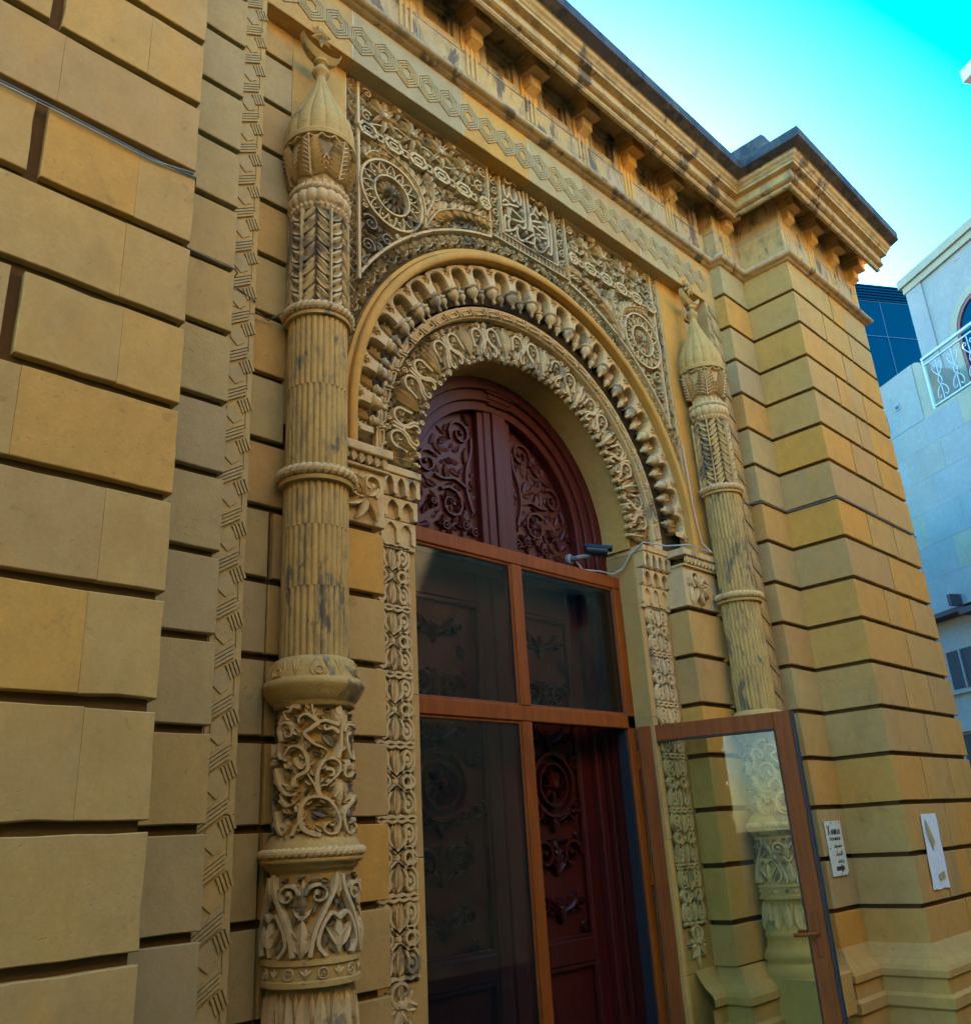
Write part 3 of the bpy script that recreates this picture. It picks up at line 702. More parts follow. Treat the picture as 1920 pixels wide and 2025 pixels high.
# rosettes
for sgn in (-1, 1):
    mb = MB(); cv = Carve(mb, flat(PY + .012, 1.45)); cv.occ = OCC
    cx, cz = sgn * 1.262, 5.215
    cv.ring(cx, cz, .232, .022, .034, 40); cv.ring(cx, cz, .132, .018, .032, 30)
    ro = mb.build('rosette', M_carve, span)
    mb = MB(); cv = Carve(mb, flat(PY + .012, 1.45)); cv.occ = OCC
    for i in range(16):
        an = 2 * pi * i / 16; u, v = cos(an), sin(an); px, pz = cx + u * .143, cz + v * .143; tx, tz = -v, u
        cv.stroke([(px + tx * .026, pz + tz * .026), (px + tx * .024 + u * .04, pz + tz * .024 + v * .04), (px + u * .076, pz + v * .076), (px - tx * .024 + u * .04, pz - tz * .024 + v * .04), (px - tx * .026, pz - tz * .026)], .009, .028, res=2)
        cv.dome(px + u * .027, pz + v * .027, .013, .024, 5)
    mb.build('petal_ring', M_carve, ro)
    mb = MB(); cv = Carve(mb, flat(PY + .012, 1.45)); cv.occ = OCC
    for i in range(14): cv.leaf(cx + .03 * cos(2 * pi * i / 14), cz + .03 * sin(2 * pi * i / 14), 2 * pi * i / 14, .088, .03, .026, 3, vein=True)
    cv.flower(cx, cz, .06, 9, .04)
    mb.build('rosette_flower', M_carved, ro)
# chain of hexagonal links
for sgn in (-1, 1):
    for i in range(6):
        mb = MB(); cv = Carve(mb, flat(PY + .012, 1.45)); cv.occ = OCC; x = sgn * (1.44 - i * .196); z = 5.598
        hw = .068 if i < 5 else .05
        o1 = [(x - hw, z), (x - hw + .03, z + .04), (x + hw - .03, z + .04), (x + hw, z), (x + hw - .03, z - .04), (x - hw + .03, z - .04)]
        cv.poly(o1, .022, .036); cv.poly([(x + (q[0] - x) * .5, z + (q[1] - z) * .4) for q in o1], .014, .034)
        if i < 5:
            xm = x - sgn * .098; cv.poly([(xm - .022, z + .022), (xm + .022, z + .022), (xm + .022, z - .022), (xm - .022, z - .022)], .013, .03)
        mb.build('hexagon_link', M_carve, span)
# flowers above the chain
for sgn in (-1, 1):
    fl = [(1.305, 5.795, 1.15), (1.085, 5.79, 1.05), (.845, 5.80, 1.15), (.62, 5.78, .95), (1.20, 5.895, .5), (.97, 5.69, .5), (.735, 5.895, .5), (1.20, 5.69, .45), (.72, 5.69, .45)]
    for (x, z, k) in fl:
        mb = MB(); cv = Carve(mb, flat(PY + .012, 1.45)); cv.occ = OCC; r = .105 * k
        cv.flower(sgn * x, z, r, 8 if k > .8 else 5, .034, x * 3, .85); cv.ring(sgn * x, z, r * .22, .008, .040, 8)
        mb.build('carved_flower', M_carve, span)
    mb = MB(); cv = Carve(mb, flat(PY + .012, 1.45)); cv.occ = OCC
    with cv.at(0, 0, 0, sgn, 1):
        cv.spiral(1.435, 5.89, .035, .5, 1, .018, .026, 1.2); cv.spiral(1.44, 5.71, .045, 2.5, -1, .016, .026, 1.2); cv.spiral(.50, 5.72, .05, 2, -1, .018, .026, 1.2)
        cv.spiral(.46, 5.87, .04, 4, 1, .016, .026, 1.2); cv.spiral(.68, 5.70, .04, 1, 1, .016, .024, 1.2)
        cv.stroke([(1.44, 5.66), (1.36, 5.70), (1.30, 5.72), (1.2, 5.77), (1.06, 5.74), (.95, 5.76), (.8, 5.71), (.68, 5.76), (.56, 5.70), (.46, 5.76)], .014, .022)
    mb.build('vine_tendrils', M_carved, span)
    # fronds below the chain
    for pts, lw, ll, n_, sd in (([(1.0, 5.12), (.93, 5.25), (.86, 5.33), (.70, 5.42), (.52, 5.47), (.42, 5.475)], .046, .125, 12, 3),
                            ([(1.0, 5.12), (1.0, 5.28), (1.04, 5.40), (1.12, 5.47), (1.24, 5.52), (1.36, 5.54)], .040, .11, 10, 3),
                            ([(1.0, 5.20), (.93, 5.36), (.92, 5.46), (.95, 5.53)], .034, .09, 6, 3),
                            ([(1.46, 5.40), (1.40, 5.47), (1.30, 5.49)], .03, .08, 4, 3)):
        mb = MB(); cv = Carve(mb, flat(PY + .012, 1.45)); cv.occ = OCC
        with cv.at(0, 0, 0, sgn, 1): cv.frond(pts, lw, ll, .030, sd, n_, .9, .016)
        mb.build('palm_frond', M_carve, span)
    # scrolls under the rosette
    mb = MB(); cv = Carve(mb, flat(PY + .012, 1.45)); cv.occ = OCC
    with cv.at(0, 0, 0, sgn, 1):
        for x, z, r, a0, d_ in ((1.42, 4.94, .06, .5, 1), (1.30, 4.88, .045, 2.5, -1), (1.44, 4.78, .05, 3.5, -1), (1.46, 5.05, .028, 1, 1), (1.36, 4.80, .028, 1, 1), (1.46, 4.66, .03, 1, -1), (1.22, 4.95, .022, 3, 1), (1.11, 5.03, .03, 2, 1)):
            cv.spiral(x, z, r, a0, d_, .017, .026, 1.3, leafs=2)
        cv.spiral(.47, 5.53, .03, 1, 1, .012, .024, 1.1); cv.spiral(.62, 5.545, .022, 1, 1, .01, .024, 1.1)
    mb.build('scroll_carving', M_carved, span)['kind'] = 'stuff'

for sgn in (-1, 1):
    def ins(u, v, sgn=sgn):
        u *= sgn
        return .295 < u < 1.592 and v < 6.075 and hypot(u, v - 3.66) > 1.632
    mb = MB(); cv = Carve(mb, flat(PY + .012, 1.45)); cv.occ = OCC
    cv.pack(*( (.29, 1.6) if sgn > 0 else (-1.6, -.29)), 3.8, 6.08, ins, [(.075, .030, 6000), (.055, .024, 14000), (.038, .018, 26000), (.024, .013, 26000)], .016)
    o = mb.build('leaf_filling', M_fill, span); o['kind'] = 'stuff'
# ------------------------------------------------------------------ portal arch
arch = thing('portal_arch', 'round arch over the door with rings of pendant niches and carved leaf lace', 'arch', (0, 3.35, 3.5))
def arcring(name, prof, zc, mat, parent=arch, n=72, foot=3.50, back=None, **kw):
    """prof: (radius, y) swept round the half circle and straight down to the springing"""
    rows = [[(-r, y, foot) for r, y in prof]]
    for i in range(n + 1):
        q = -pi / 2 + pi * i / n; rows.append([(r * sin(q), y, zc + r * cos(q)) for r, y in prof])
    rows.append([(r, y, foot) for r, y in prof])
    mb = MB(); mb.grid(rows); return mb.build(name, mat, parent, **kw)
hood = [(1.622, 3.31), (1.622, 3.252), (1.600, 3.248), (1.592, 3.258), (1.588, 3.240)] + [(1.566 + .026 * cos(q), 3.236 - .018 * sin(q) + .0) for q in [radians(v) for v in (10, 40, 70, 100, 130, 160)]] + [(1.540, 3.262), (1.538, 3.34)]
arcring('hood_mould', hood, 3.655, M_wall, smooth=False)
arcring('recess_wall', [(1.56, 3.375), (1.45, 3.385), (1.325, 3.395), (1.32, 3.375)], 3.63, M_ground)  # dark ground colour paints the shade inside the niches
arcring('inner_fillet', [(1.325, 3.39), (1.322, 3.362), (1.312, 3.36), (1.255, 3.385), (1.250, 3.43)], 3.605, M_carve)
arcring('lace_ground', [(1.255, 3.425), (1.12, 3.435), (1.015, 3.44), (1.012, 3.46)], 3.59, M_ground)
arcring('soffit', [(1.018, 3.437), (1.012, 3.445), (1.002, 3.56), (.992, 3.80)], 3.575, M_wall)
# pointed niches between the big pendants
RC = 1.41; ZC = 3.63; NB = 22; DA = pi / NB; BW = RC * DA
def niche():
    m1 = MB(); M_ = lambda u, r, h: (r * sin(u / RC), -h, r * cos(u / RC))
    nn = 14; P_ = []; Q_ = []
    hw = BW / 2 - .037; H = 1.532; zb = RC - .012
    for i in range(nn + 1):
        t_ = i / nn; s1 = -1 if t_ < .5 else 1; k = abs(t_ - .5) * 2      # k=1 at the springing, 0 at the apex
        if k > .55: u = hw; v = zb + (1.455 - zb) * (1 - k) / .45
        else:
            ph = (1 - k / .55) * 1.15; u = hw * cos(ph * pi / 2 / 1.15) ** .8; v = 1.455 + (H - 1.455) * sin(ph * pi / 2 / 1.15)
        P_.append((s1 * u, v))
        Q_.append((s1 * BW / 2, v if k > .55 else 1.455 + (1.548 - 1.455) * min(1, (.55 - k) / .30)) if k > .25 else (s1 * BW / 2 * k / .25, 1.548))
    fr = [M_(q[0], q[1], .072) for q in Q_]; ed = [M_(q[0] * 1.06, q[1] + (.006 if q[1] > 1.46 else 0), .072) for q in P_]; inn = [M_(q[0], q[1], .060) for q in P_]; bk = [M_(q[0], q[1], -.02) for q in P_]
    m1.grid([fr, ed, inn, bk])
    m1.grid([[M_(s1 * BW / 2, v, .072) for v in (zb, 1.548)] for s1 in (-1,)] + [[M_(s1 * BW / 2, v, -.02) for v in (zb, 1.548)] for s1 in (-1,)])
    return m1
nm = niche().mesh('pointed_niche', M_carve)
lf = MB(); cv = Carve(lf, lambda u, r, h: (r * sin(u / RC), -h, r * cos(u / RC)))
cv.leaf(0, 1.39, pi / 2, .105, .034, .045, 4, vein=True)
for s1 in (-1, 1):
    for v0, L in ((1.40, .05), (1.425, .055), (1.45, .05)): cv.leaf(s1 * .008, v0, pi / 2 - s1 * .75, L, .018, .035, 3, bend=-s1 * .7)
lfm = lf.mesh('niche_leaf', M_carve)
fl_ = MB(); cv = Carve(fl_, lambda u, r, h: (r * sin(u / RC), -.070 - h, r * cos(u / RC)))
cv.flower(0, 1.512, .027, 5, .016); cv.leaf(0, 1.475, pi / 2, .022, .014, .012, 3)
flm = fl_.mesh('niche_flower', M_carve)
def lathe(prof, n=16, cx=0, cy=0, arc=(0, 2 * pi), mod=None, axis='z', mb=None):
    mb = mb or MB(); rows = []
    full = abs(arc[1] - arc[0] - 2 * pi) < 1e-6
    m_ = n if full else n + 1
    for r, z in prof:
        row = []
        for i in range(m_):
            q = arc[0] + (arc[1] - arc[0]) * i / n; rr = r * (mod(q, z) if mod else 1)
            row.append((cx + rr * sin(q), cy - rr * cos(q), z))
        rows.append(row)
    mb.grid(rows, cv=full); return mb
def pendant(k, big):
    fl = lambda q, z: 1 + (.07 * cos(8 * q) if z < RC - .012 * k else 0)
    pr = [(.001, .045), (.012, .040), (.014, .03), (.009, .022), (.012, .012), (.026, -.002), (.036, -.020), (.040, -.040), (.036, -.055), (.028, -.062)] 
    # z counted inwards from the cap: convert to radius along +z
    prof = [(.001, RC - .112 * k), (.010 * k, RC - .110 * k), (.013 * k, RC - .098 * k), (.009 * k, RC - .086 * k), (.012 * k, RC - .078 * k), (.028 * k, RC - .062 * k), (.037 * k, RC - .042 * k), (.037 * k, RC - .022 * k), (.030 * k, RC - .012 * k), (.044 * k, RC - .008 * k), (.047 * k, RC), (.042 * k, RC + .010 * k), (.028 * k, RC + .012 * k), (.018 * k, RC + .03 * k)]
    mb = lathe(prof, 16, 0, -.045, mod=fl); return mb
pb = pendant(1.0, True).mesh('pendant', M_carved, True); ps = pendant(.68, False).mesh('pendant', M_carved, True)
for i in range(NB):
    q = -pi / 2 + DA * (i + .5); Mx = Matrix.Translation((0, 3.355, ZC)) @ Matrix.Rotation(q, 4, 'Y')
    o = inst('pointed_niche', nm, arch, Mx)
    for nm_, me_ in (('niche_leaf', lfm),):
        k = bpy.data.objects.new(nm_, me_); COL.objects.link(k); k.parent = o
    inst('small_pendant', ps, arch, Matrix.Translation((0, 3.375, ZC)) @ Matrix.Rotation(q, 4, 'Y') @ Matrix.Translation((0, 0, -.03)))
for i in range(NB + 1):
    q = -pi / 2 + DA * i; Mx = Matrix.Translation((0, 3.355, ZC)) @ Matrix.Rotation(q, 4, 'Y')
    if 0 < i < NB: inst('pendant', pb, arch, Mx)
    inst('niche_flower', flm, arch, Mx)
# chain links on the inner fillet
ck = MB(); cv = Carve(ck, lambda u, r, h: (r * sin(u / 1.28), -h, r * cos(u / 1.28)))
cv.poly([(-.052, 1.296), (.03, 1.302), (.052, 1.274), (-.03, 1.268)], .007, .014); cv.stroke([(.052, 1.31), (.07, 1.262)], .012, .02, res=1)
ckm = ck.mesh('chain_link', M_carve)
for i in range(30):
    q = -pi / 2 + pi * (i + .5) / 30; inst('chain_link', ckm, arch, Matrix.Translation((0, 3.372, 3.603)) @ Matrix.Rotation(q, 4, 'Y'))
# lace of leaves: nine bays of 20 degrees
def lace(fill=False):
    mb = MB(); RR = 1.12
    def Mp(u, v, h):
        r = 1.0 + v; k = max(0, min(1, (.03 - v) / .08)); return (r * sin(u / RR), -(h + .006 * (1 - 2 * k)), r * cos(u / RR))
    cv = Carve(mb, Mp); W2 = RR * radians(10)
    for sg in (-1, 1):
        with cv.at(0, 0, 0, sg, 1):
            # half bundle at the bay edge, mirrored by its neighbour
            cv.leaf(W2, .015, pi / 2, .215, .05, .055, 5); cv.leaf(W2 - .004, .03, pi / 2 + .28, .20, .034, .045, 5, bend=-.35, vein=True); cv.leaf(W2 - .008, .04, pi / 2 + .5, .15, .026, .035, 4, bend=-.5)
            cv.dome(W2, .012, .020, .05, 7); cv.dome(W2, -.012, .016, .045, 7)
            # teardrop loop round a flower
            lp = [(.095, .02), (.075, .065), (.035, .10), (.022, .145), (.045, .19), (.085, .198), (.118, .17), (.124, .125), (.135, .08)]
            cv.stroke(lp, .021, .042, res=3); cv.spiral(.128, -.002, .022, 2.2, 1, .019, .044, .9)
            cv.flower(.078, .145, .043, 5, .042, sg); cv.leaf(.11, .03, pi / 2 + .35, .085, .024, .03, 3, vein=True); cv.leaf(.14, .03, pi / 2 + .12, .08, .02, .03, 3)
            # S scroll to the middle
            cv.stroke([(.012, .20), (.010, .13), (.028, .085), (.060, .055), (.066, .022), (.048, .004), (.030, .012), (.034, .028)], .021, .045, res=3, taper=0)
            cv.leaf(.006, .10, -pi / 2 + .28, .085, .024, .035, 3, vein=True); cv.spiral(.035, .228, .022, -1.5, -1, .013, .036, 1.1)
            cv.leaf(.02, .20, .9, .05, .022, .03, 3); cv.leaf(.10, .205, .5, .05, .022, .03, 3, bend=.5); cv.leaf(.06, .215, 1.8, .035, .02, .03, 3)
            cv.leaf(.07, .01, -1.9, .03, .02, .03, 3)
    cv.leaf(0, .012, -pi / 2, .035, .03, .04, 3); cv.dome(0, .118, .018, .05, 6); cv.leaf(0, .13, pi / 2, .10, .022, .04, 4)
    if not fill: return mb
    n_v, n_f = len(mb.v), len(mb.f)
    cv.pack(-W2, W2, .0, .252, lambda u, v: 0 < v < .25 and abs(u) < W2 * (1 + v) / 1.12 - .002, [(.05, .022, 1500), (.034, .016, 3000), (.022, .012, 3000)], .028)
    m2 = MB(); m2.v = mb.v; m2.f = mb.f[n_f:]; m2.v = list(mb.v[n_v:]); m2.f = [tuple(i_ - n_v for i_ in f) for f in mb.f[n_f:]]
    return m2
lm = lace().mesh('lace_carving', M_carve); lm2 = lace(True).mesh('lace_filling', M_carved)
for i in range(9):
    q = radians(-80 + 20 * i); o = inst('lace_carving', lm, arch, Matrix.Translation((0, 3.436, 3.59)) @ Matrix.Rotation(q, 4, 'Y')); k = bpy.data.objects.new('lace_filling', lm2); COL.objects.link(k); k.parent = o; k['kind'] = 'stuff'

# ------------------------------------------------------------------ carved door jambs
def tile():
    mb = MB(); cv = Carve(mb, lambda u, v, h: (u, -h, v)); W, H = .1215, .336
    h = .020
    for sg in (-1, 1):
        with cv.at(0, 0, 0, sg, 1):
            cv.stroke([(0, .004), (.03, .012), (.06, .004), (.09, .014), (.118, .004)], .019, h, res=2); cv.stroke([(0, H - .004), (.03, H - .014), (.06, H - .004), (.09, H - .014), (.118, H - .004)], .019, h, res=2)
            for z0, q in ((0, 1), (H, -1)):
                cv.stroke([(.004, z0 + q * .15), (.03, z0 + q * .125), (.052, z0 + q * .085), (.048, z0 + q * .05), (.07, z0 + q * .028), (.096, z0 + q * .05), (.09, z0 + q * .085), (.068, z0 + q * .10)], .024, h, res=2)
                cv.stroke([(.05, z0 + q * .13), (.085, z0 + q * .125), (.112, z0 + q * .09), (.112, z0 + q * .03)], .022, h, res=2)
                cv.dome(.072, z0 + q * .066, .020, h, 6); cv.leaf(.10, z0 + q * .012, q * 1.3, .04, .018, h, 3)
                cv.leaf(.02, z0 + q * .02, q * 1.5, .05, .02, h, 3)
            cv.ring(.066, H / 2, .027, .020, h, 9); cv.stroke([(.0, H / 2 + .02), (.04, H / 2 + .045), (.09, H / 2 + .03), (.118, H / 2)], .020, h, res=2); cv.stroke([(.0, H / 2 - .02), (.04, H / 2 - .045), (.09, H / 2 - .03), (.118, H / 2)], .020, h, res=2)
            cv.leaf(.085, H / 2, 0, .034, .02, h, 3)
    for z0, q in ((.018, 1), (H - .018, -1)): cv.leaf(0, z0, q * pi / 2, .135, .048, h * 1.15, 5, vein=True); cv.leaf(0, z0 + q * .02, q * pi / 2, .09, .02, h * 1.3, 4)
    cv.dome(0, H / 2, .022, h, 7)
    cv.pack(-.12, .12, .01, H - .01, lambda u, v: abs(u) < .119 and .008 < v < H - .008, [(.04, .018, 1500), (.026, .013, 3000)], .018)
    return mb
tm = tile().mesh('carved_tile', M_carve)
for sgn in (-1, 1):
    jb = thing('carved_jamb', ('near door jamb, its narrow carved strip partly hidden by the flanking pier' if sgn < 0 else 'far door jamb with leaf-carved strip rising behind the open glass door'), 'door jamb', (sgn * 1.2, 3.5, 0), group='carved jambs of the doorway')
    x0, x1 = (XJ, XP + .01) if sgn > 0 else (-XP - .01, -XJ)
    jl = [0, .775, 1.55, 2.32, 3.09, 3.46]
    for i in range(5): block(jb, x0, x1, CY, 3.71, jl[i] + .0006, jl[i + 1], M_wall, name='jamb_stone', rough=.0008, bev=.003, chips=2 if i in (1, 2) and sgn < 0 else 0)
    mb = MB(); xc = sgn * 1.197; mb.box(xc - .123, xc + .123, CY - .0015, CY + .02, 1.03, 3.09); mb.build('strip_ground', M_ground, jb)
    for i in range(6): inst('carved_tile', tm, jb, Matrix.Translation((xc, CY - .002, 1.045 + i * .341)) @ Matrix.Diagonal((1, 1, 1.012, 1)))
    mb = MB(); cv = Carve(mb, flat(CY - .002))
    cv.ring(xc, .99, .05, .02, .02, 12); cv.flower(xc, .95, .10, 7, .022, pi / 2); cv.palmette(xc, .97, -pi / 2, .17, .05, .022, 5)
    mb.build('hanging_leaf', M_carve, jb)
    # stalactite capital in three tiers
    cp = MB(); w0 = .158
    xc = sgn * 1.205
    cp.box(xc - .175, xc + .175, 3.335, 3.72, 3.468, 3.512, .004)
    cp.box(xc - .168, xc + .168, 3.385, 3.72, 3.36, 3.468, .003); cp.box(xc - .162, xc + .162, 3.405, 3.72, 3.235, 3.36, .003); cp.box(xc - .165, xc + .165, 3.408, 3.72, 3.09, 3.236, .003)
    cp.box(xc - .170, xc + .170, 3.398, 3.72, 3.072, 3.092, .003)
    cap = cp.build('stalactite_capital', M_carve, jb)
    for j, (zt, zb, yy, nn) in enumerate(((3.468, 3.355, 3.345, 4), (3.345, 3.235, 3.372, 3), (3.225, 3.10, 3.392, 3))):
        mb = MB(); wd = .31 / nn
        for i in range(nn + 1):
            x = xc - .155 + wd * i
            mb.add([(x - .014, yy, zt), (x + .014, yy, zt), (x + .014, yy, zb + .01), (x, yy - .004, zb), (x - .014, yy, zb + .01), (x - .014, yy + .05, zt), (x + .014, yy + .05, zt), (x + .014, yy + .05, zb), (x - .014, yy + .05, zb)],
                   [(0, 4, 3, 2, 1), (0, 5, 8, 4), (1, 2, 7, 6), (4, 8, 7, 2, 3)])
            if i < nn:
                cx = x + wd / 2; P_, Q_, K_ = [], [], []
                for k in range(9):
                    t_ = k / 8; s1 = (t_ - .5) * 2; u = s1 * (wd / 2 - .014); v = zt - .050 + .038 * (1 - abs(s1) ** 1.7)
                    P_.append((cx + u, yy, v)); Q_.append((cx + u, yy, zt)); K_.append((cx + u, yy + .045, v))
                mb.grid([Q_, P_, K_])
        mb.build('stalactite_tier', M_carve, cap)

# ------------------------------------------------------------------ carved columns
colA = thing('carved_column', 'near engaged column, tall reeded shaft with rope rings, domed top and crescent', 'column', (-1.863, 3.12, .45), group='engaged columns beside the arch')
Z0 = .45
ARC = (-radians(125), radians(125))
def L(prof): return [(r, z - Z0) for r, z in prof]
def part(name, mb, mat=M_col, smooth=False): return mb.build(name, mat, colA, smooth=smooth, local=True)
def reeded(z0, z1, r, ph, n=30):
    prof = [(r, z0), (r, z0 + .012), (r, z1 - .012), (r, z1)]
    return lathe(L(prof), n * 8 // 1, arc=ARC, mod=lambda q, z: 1 - .085 * (1 - abs(sin((q * 30 / 2 * 1.0) + ph * pi / 2)) ** .5))
for (za, zb, r, ph) in ((3.62, 3.985, .143, 0), (3.212, 3.62, .1425, 1), (2.93, 3.145, .146, 0), (2.655, 2.93, .1465, 1), (2.355, 2.655, .147, 0)):
    part('reeded_shaft', reeded(za, zb, r, ph), M_shaft)
def rope(z, R, rm, N=34):
    mb = MB(); n = N * 6; rows = []
    for i in range(n + 1):
        q = ARC[0] + (ARC[1] - ARC[0]) * i / n; row = []
        for j in range(12):
            ph = 2 * pi * j / 12; k = .70 + .34 * abs(sin(N * q / 2 - ph)) ** .7
            rr = rm * k; row.append(((R + rr * cos(ph)) * sin(q), -(R + rr * cos(ph)) * cos(q), z - Z0 + rr * sin(ph)))
        rows.append(row)
    mb.grid(rows, cv=True); return mb
for z, R, rm in ((4.742, .142, .019), (4.03, .152, .0255), (3.182, .163, .026), (1.602, .192, .019)): part('rope_ring', rope(z, R, rm, 48 if z < 2 else 34), M_carve, False)
part('ring_fillet', lathe(L([(.14, 4.012), (.16, 4.0), (.158, 3.985), (.14, 3.98)]), 48, arc=ARC)); part('ring_fillet', lathe(L([(.14, 3.16), (.17, 3.152), (.166, 3.135), (.14, 3.13)]), 48, arc=ARC))
# dome, finial
gad = lambda n_, am: (lambda q, z: 1 - am * (1 - abs(sin(q * n_ / 2)) ** .6))
part('ribbed_dome', lathe(L([(.165, 5.045), (.187, 5.05), (.189, 5.075), (.186, 5.085)]), 96, arc=ARC), M_col)
part('ribbed_dome', lathe(L([(.184, 5.085), (.186, 5.13), (.180, 5.18), (.164, 5.24), (.138, 5.30), (.106, 5.37), (.078, 5.43), (.055, 5.49), (.040, 5.535)]), 196, mod=gad(14, .055)), M_col)
part('finial', lathe(L([(.038, 5.53), (.030, 5.58), (.026, 5.60), (.045, 5.615), (.050, 5.63), (.046, 5.645), (.024, 5.675), (.02, 5.69), (.04, 5.695), (.04, 5.712), (.0, 5.713)]), 20), M_col, True)
mb = MB(); rows = []
for i in range(25):
    q = -pi * .93 + (i / 24) * pi * .86 + 0; 
    th = pi + (i / 24) * pi; x = .128 * cos(th); zo = 5.845 + .135 * sin(th); zi = 5.845 + .062 * sin(th)
    k = sin(pi * i / 24); yy = .014 + .022 * k
    rows.append([(x, -yy * .3, zo - Z0), (x, -yy - .004, (zo + zi) / 2 - Z0), (x, -yy * .3, zi - Z0), (x, yy, zi - Z0), (x, yy, zo - Z0)])
mb.grid(rows, cv=True); part('crescent', mb, M_col)
mb = MB(); pts = []
for i in range(12):
    q = pi / 6 * i + pi / 6; r = .078 if i % 2 == 0 else .038; pts.append((r * cos(q), 5.90 - Z0 + r * sin(q)))
n = 12; mb.add([(0, -.035, 5.90 - Z0), (0, .03, 5.90 - Z0)] + [(x, 0, z) for x, z in pts], [(0, 2 + i, 2 + (i + 1) % n) for i in range(n)] + [(1, 2 + (i + 1) % n, 2 + i) for i in range(n)])
mb.box(-.018, .018, 0, .06, 5.94 - Z0, 5.985 - Z0)
part('star', mb, M_col)
# leaf basket
part('leaf_basket', lathe(L([(.120, 4.80), (.130, 4.83), (.146, 4.88), (.150, 4.95), (.158, 5.02), (.166, 5.047)]), 64, arc=ARC), M_carved)
def basket(u, v, h):
    z = v; r = .120 + (.050 * min(1, max(0, (z - 4.80) / .24)) ** .7) + h
    q = u / .15; return (r * sin(q), -r * cos(q), z - Z0)
mb = MB(); cv = Carve(mb, basket); NP = 6; pw = 2 * pi * .15 / NP
for i in range(-2, 3):
    u0 = (i + .12) * pw
    cv.stroke([(u0, 4.812), (u0, 4.92), (u0, 5.035)], .013, .024, res=2, taper=1)
    for j in range(8):
        for sg in (-1, 1): cv.leaf(u0 + sg * .002, 4.818 + j * .0235, pi / 2 - sg * (1.0 - j * .07), .094 - .0055 * j, .025, .032, 4, bend=sg * -.8)
    for j in range(3): cv.stroke([(u0 + pw / 2 - .034 + j * .006, 4.83 + j * .028), (u0 + pw / 2, 4.862 + j * .034), (u0 + pw / 2 + .034 - j * .006, 4.83 + j * .028)], .012, .010 + .003 * j, res=1)
part('basket_leaves', mb, M_carve)
mb = MB(); cv = Carve(mb, lambda u, v, h: ((.168 + h) * sin(u / .168), -(.168 + h) * cos(u / .168), v - Z0))
for i in range(-8, 9): cv.stroke([(i * .062 - .031, 5.045), (i * .062 - .016, 5.028), (i * .062, 5.022), (i * .062 + .016, 5.028), (i * .062 + .031, 5.045)], .009, .016, res=2)
part('scalloped_edge', mb, M_col)
part('beaded_band', lathe(L([(.124, 4.76), (.128, 4.765), (.128, 4.80), (.124, 4.806)]), 240, arc=ARC, mod=lambda q, z: 1 - .07 * (sin(q * 20) > .2)), M_carve)
part('gadrooned_ring', lathe(L([(.135, 4.732), (.150, 4.725), (.162, 4.70), (.162, 4.68), (.150, 4.655), (.135, 4.645)]), 160, arc=ARC, mod=gad(18, .07)), M_carve, True)
part('toothed_ring', lathe(L([(.128, 4.65), (.152, 4.645), (.150, 4.63), (.128, 4.612)]), 210, arc=ARC, mod=lambda q, z: 1 - .07 * (z > 4.63 - Z0 - .01) * abs(sin(q * 17))), M_carve)
# upper shaft of chevron leaves
part('leaf_shaft', lathe(L([(.130, 4.05), (.130, 4.62)]), 64, arc=ARC), M_ground)
mb = MB(); cv = Carve(mb, lambda u, v, h: ((.129 + h) * sin(u / .129), -(.129 + h) * cos(u / .129), v - Z0)); pw = 2 * pi * .129 / 6
for i in range(-2, 4):
    u0 = (i - .17) * pw; cv.stroke([(u0, 4.055), (u0, 4.61)], .011, .024, res=1)
    for j in range(13):
        for sg in (-1, 1): cv.leaf(u0 + sg * .003, 4.045 + j * .0415, pi / 2 - sg * .95, .094, .030, .021, 4, bend=sg * .55, vein=j % 2 == 0)
part('chevron_leaves', mb, M_carved)
# flaring capital of the lower shaft
part('flared_ring', lathe(L([(.150, 2.358), (.166, 2.350), (.184, 2.31), (.194, 2.27), (.196, 2.262), (.211, 2.258), (.213, 2.235), (.204, 2.222), (.192, 2.20), (.176, 2.178), (.165, 2.170), (.168, 2.155), (.150, 2.150)]), 96, arc=ARC), M_col, True)
mb = MB(); cv = Carve(mb, lambda u, v, h: ((.166 + (2.35 - v) * .32 + h) * sin(u / .18), -(.166 + (2.35 - v) * .32 + h) * cos(u / .18), v - Z0))
for i in range(-6, 7):
    u0 = i * .088
    if i % 2: cv.ring(u0, 2.29, .016, .009, .010, 9); cv.stroke([(u0 - .02, 2.335), (u0 - .035, 2.30), (u0 - .022, 2.27)], .009, .009); cv.stroke([(u0 + .02, 2.335), (u0 + .035, 2.30), (u0 + .022, 2.27)], .009, .009)
    else:
        for sg in (-1, 0, 1): cv.leaf(u0, 2.27, pi / 2 + sg * .3, .07, .018, .010, 3)
part('incised_leaves', mb, M_col)
def drum(name, z0, z1, r, mat=M_bed, r2=None): part(name, lathe(L([(r2 or r, z0), (r, (z0 + z1) / 2), (r, z1)]), 64, arc=ARC), mat)
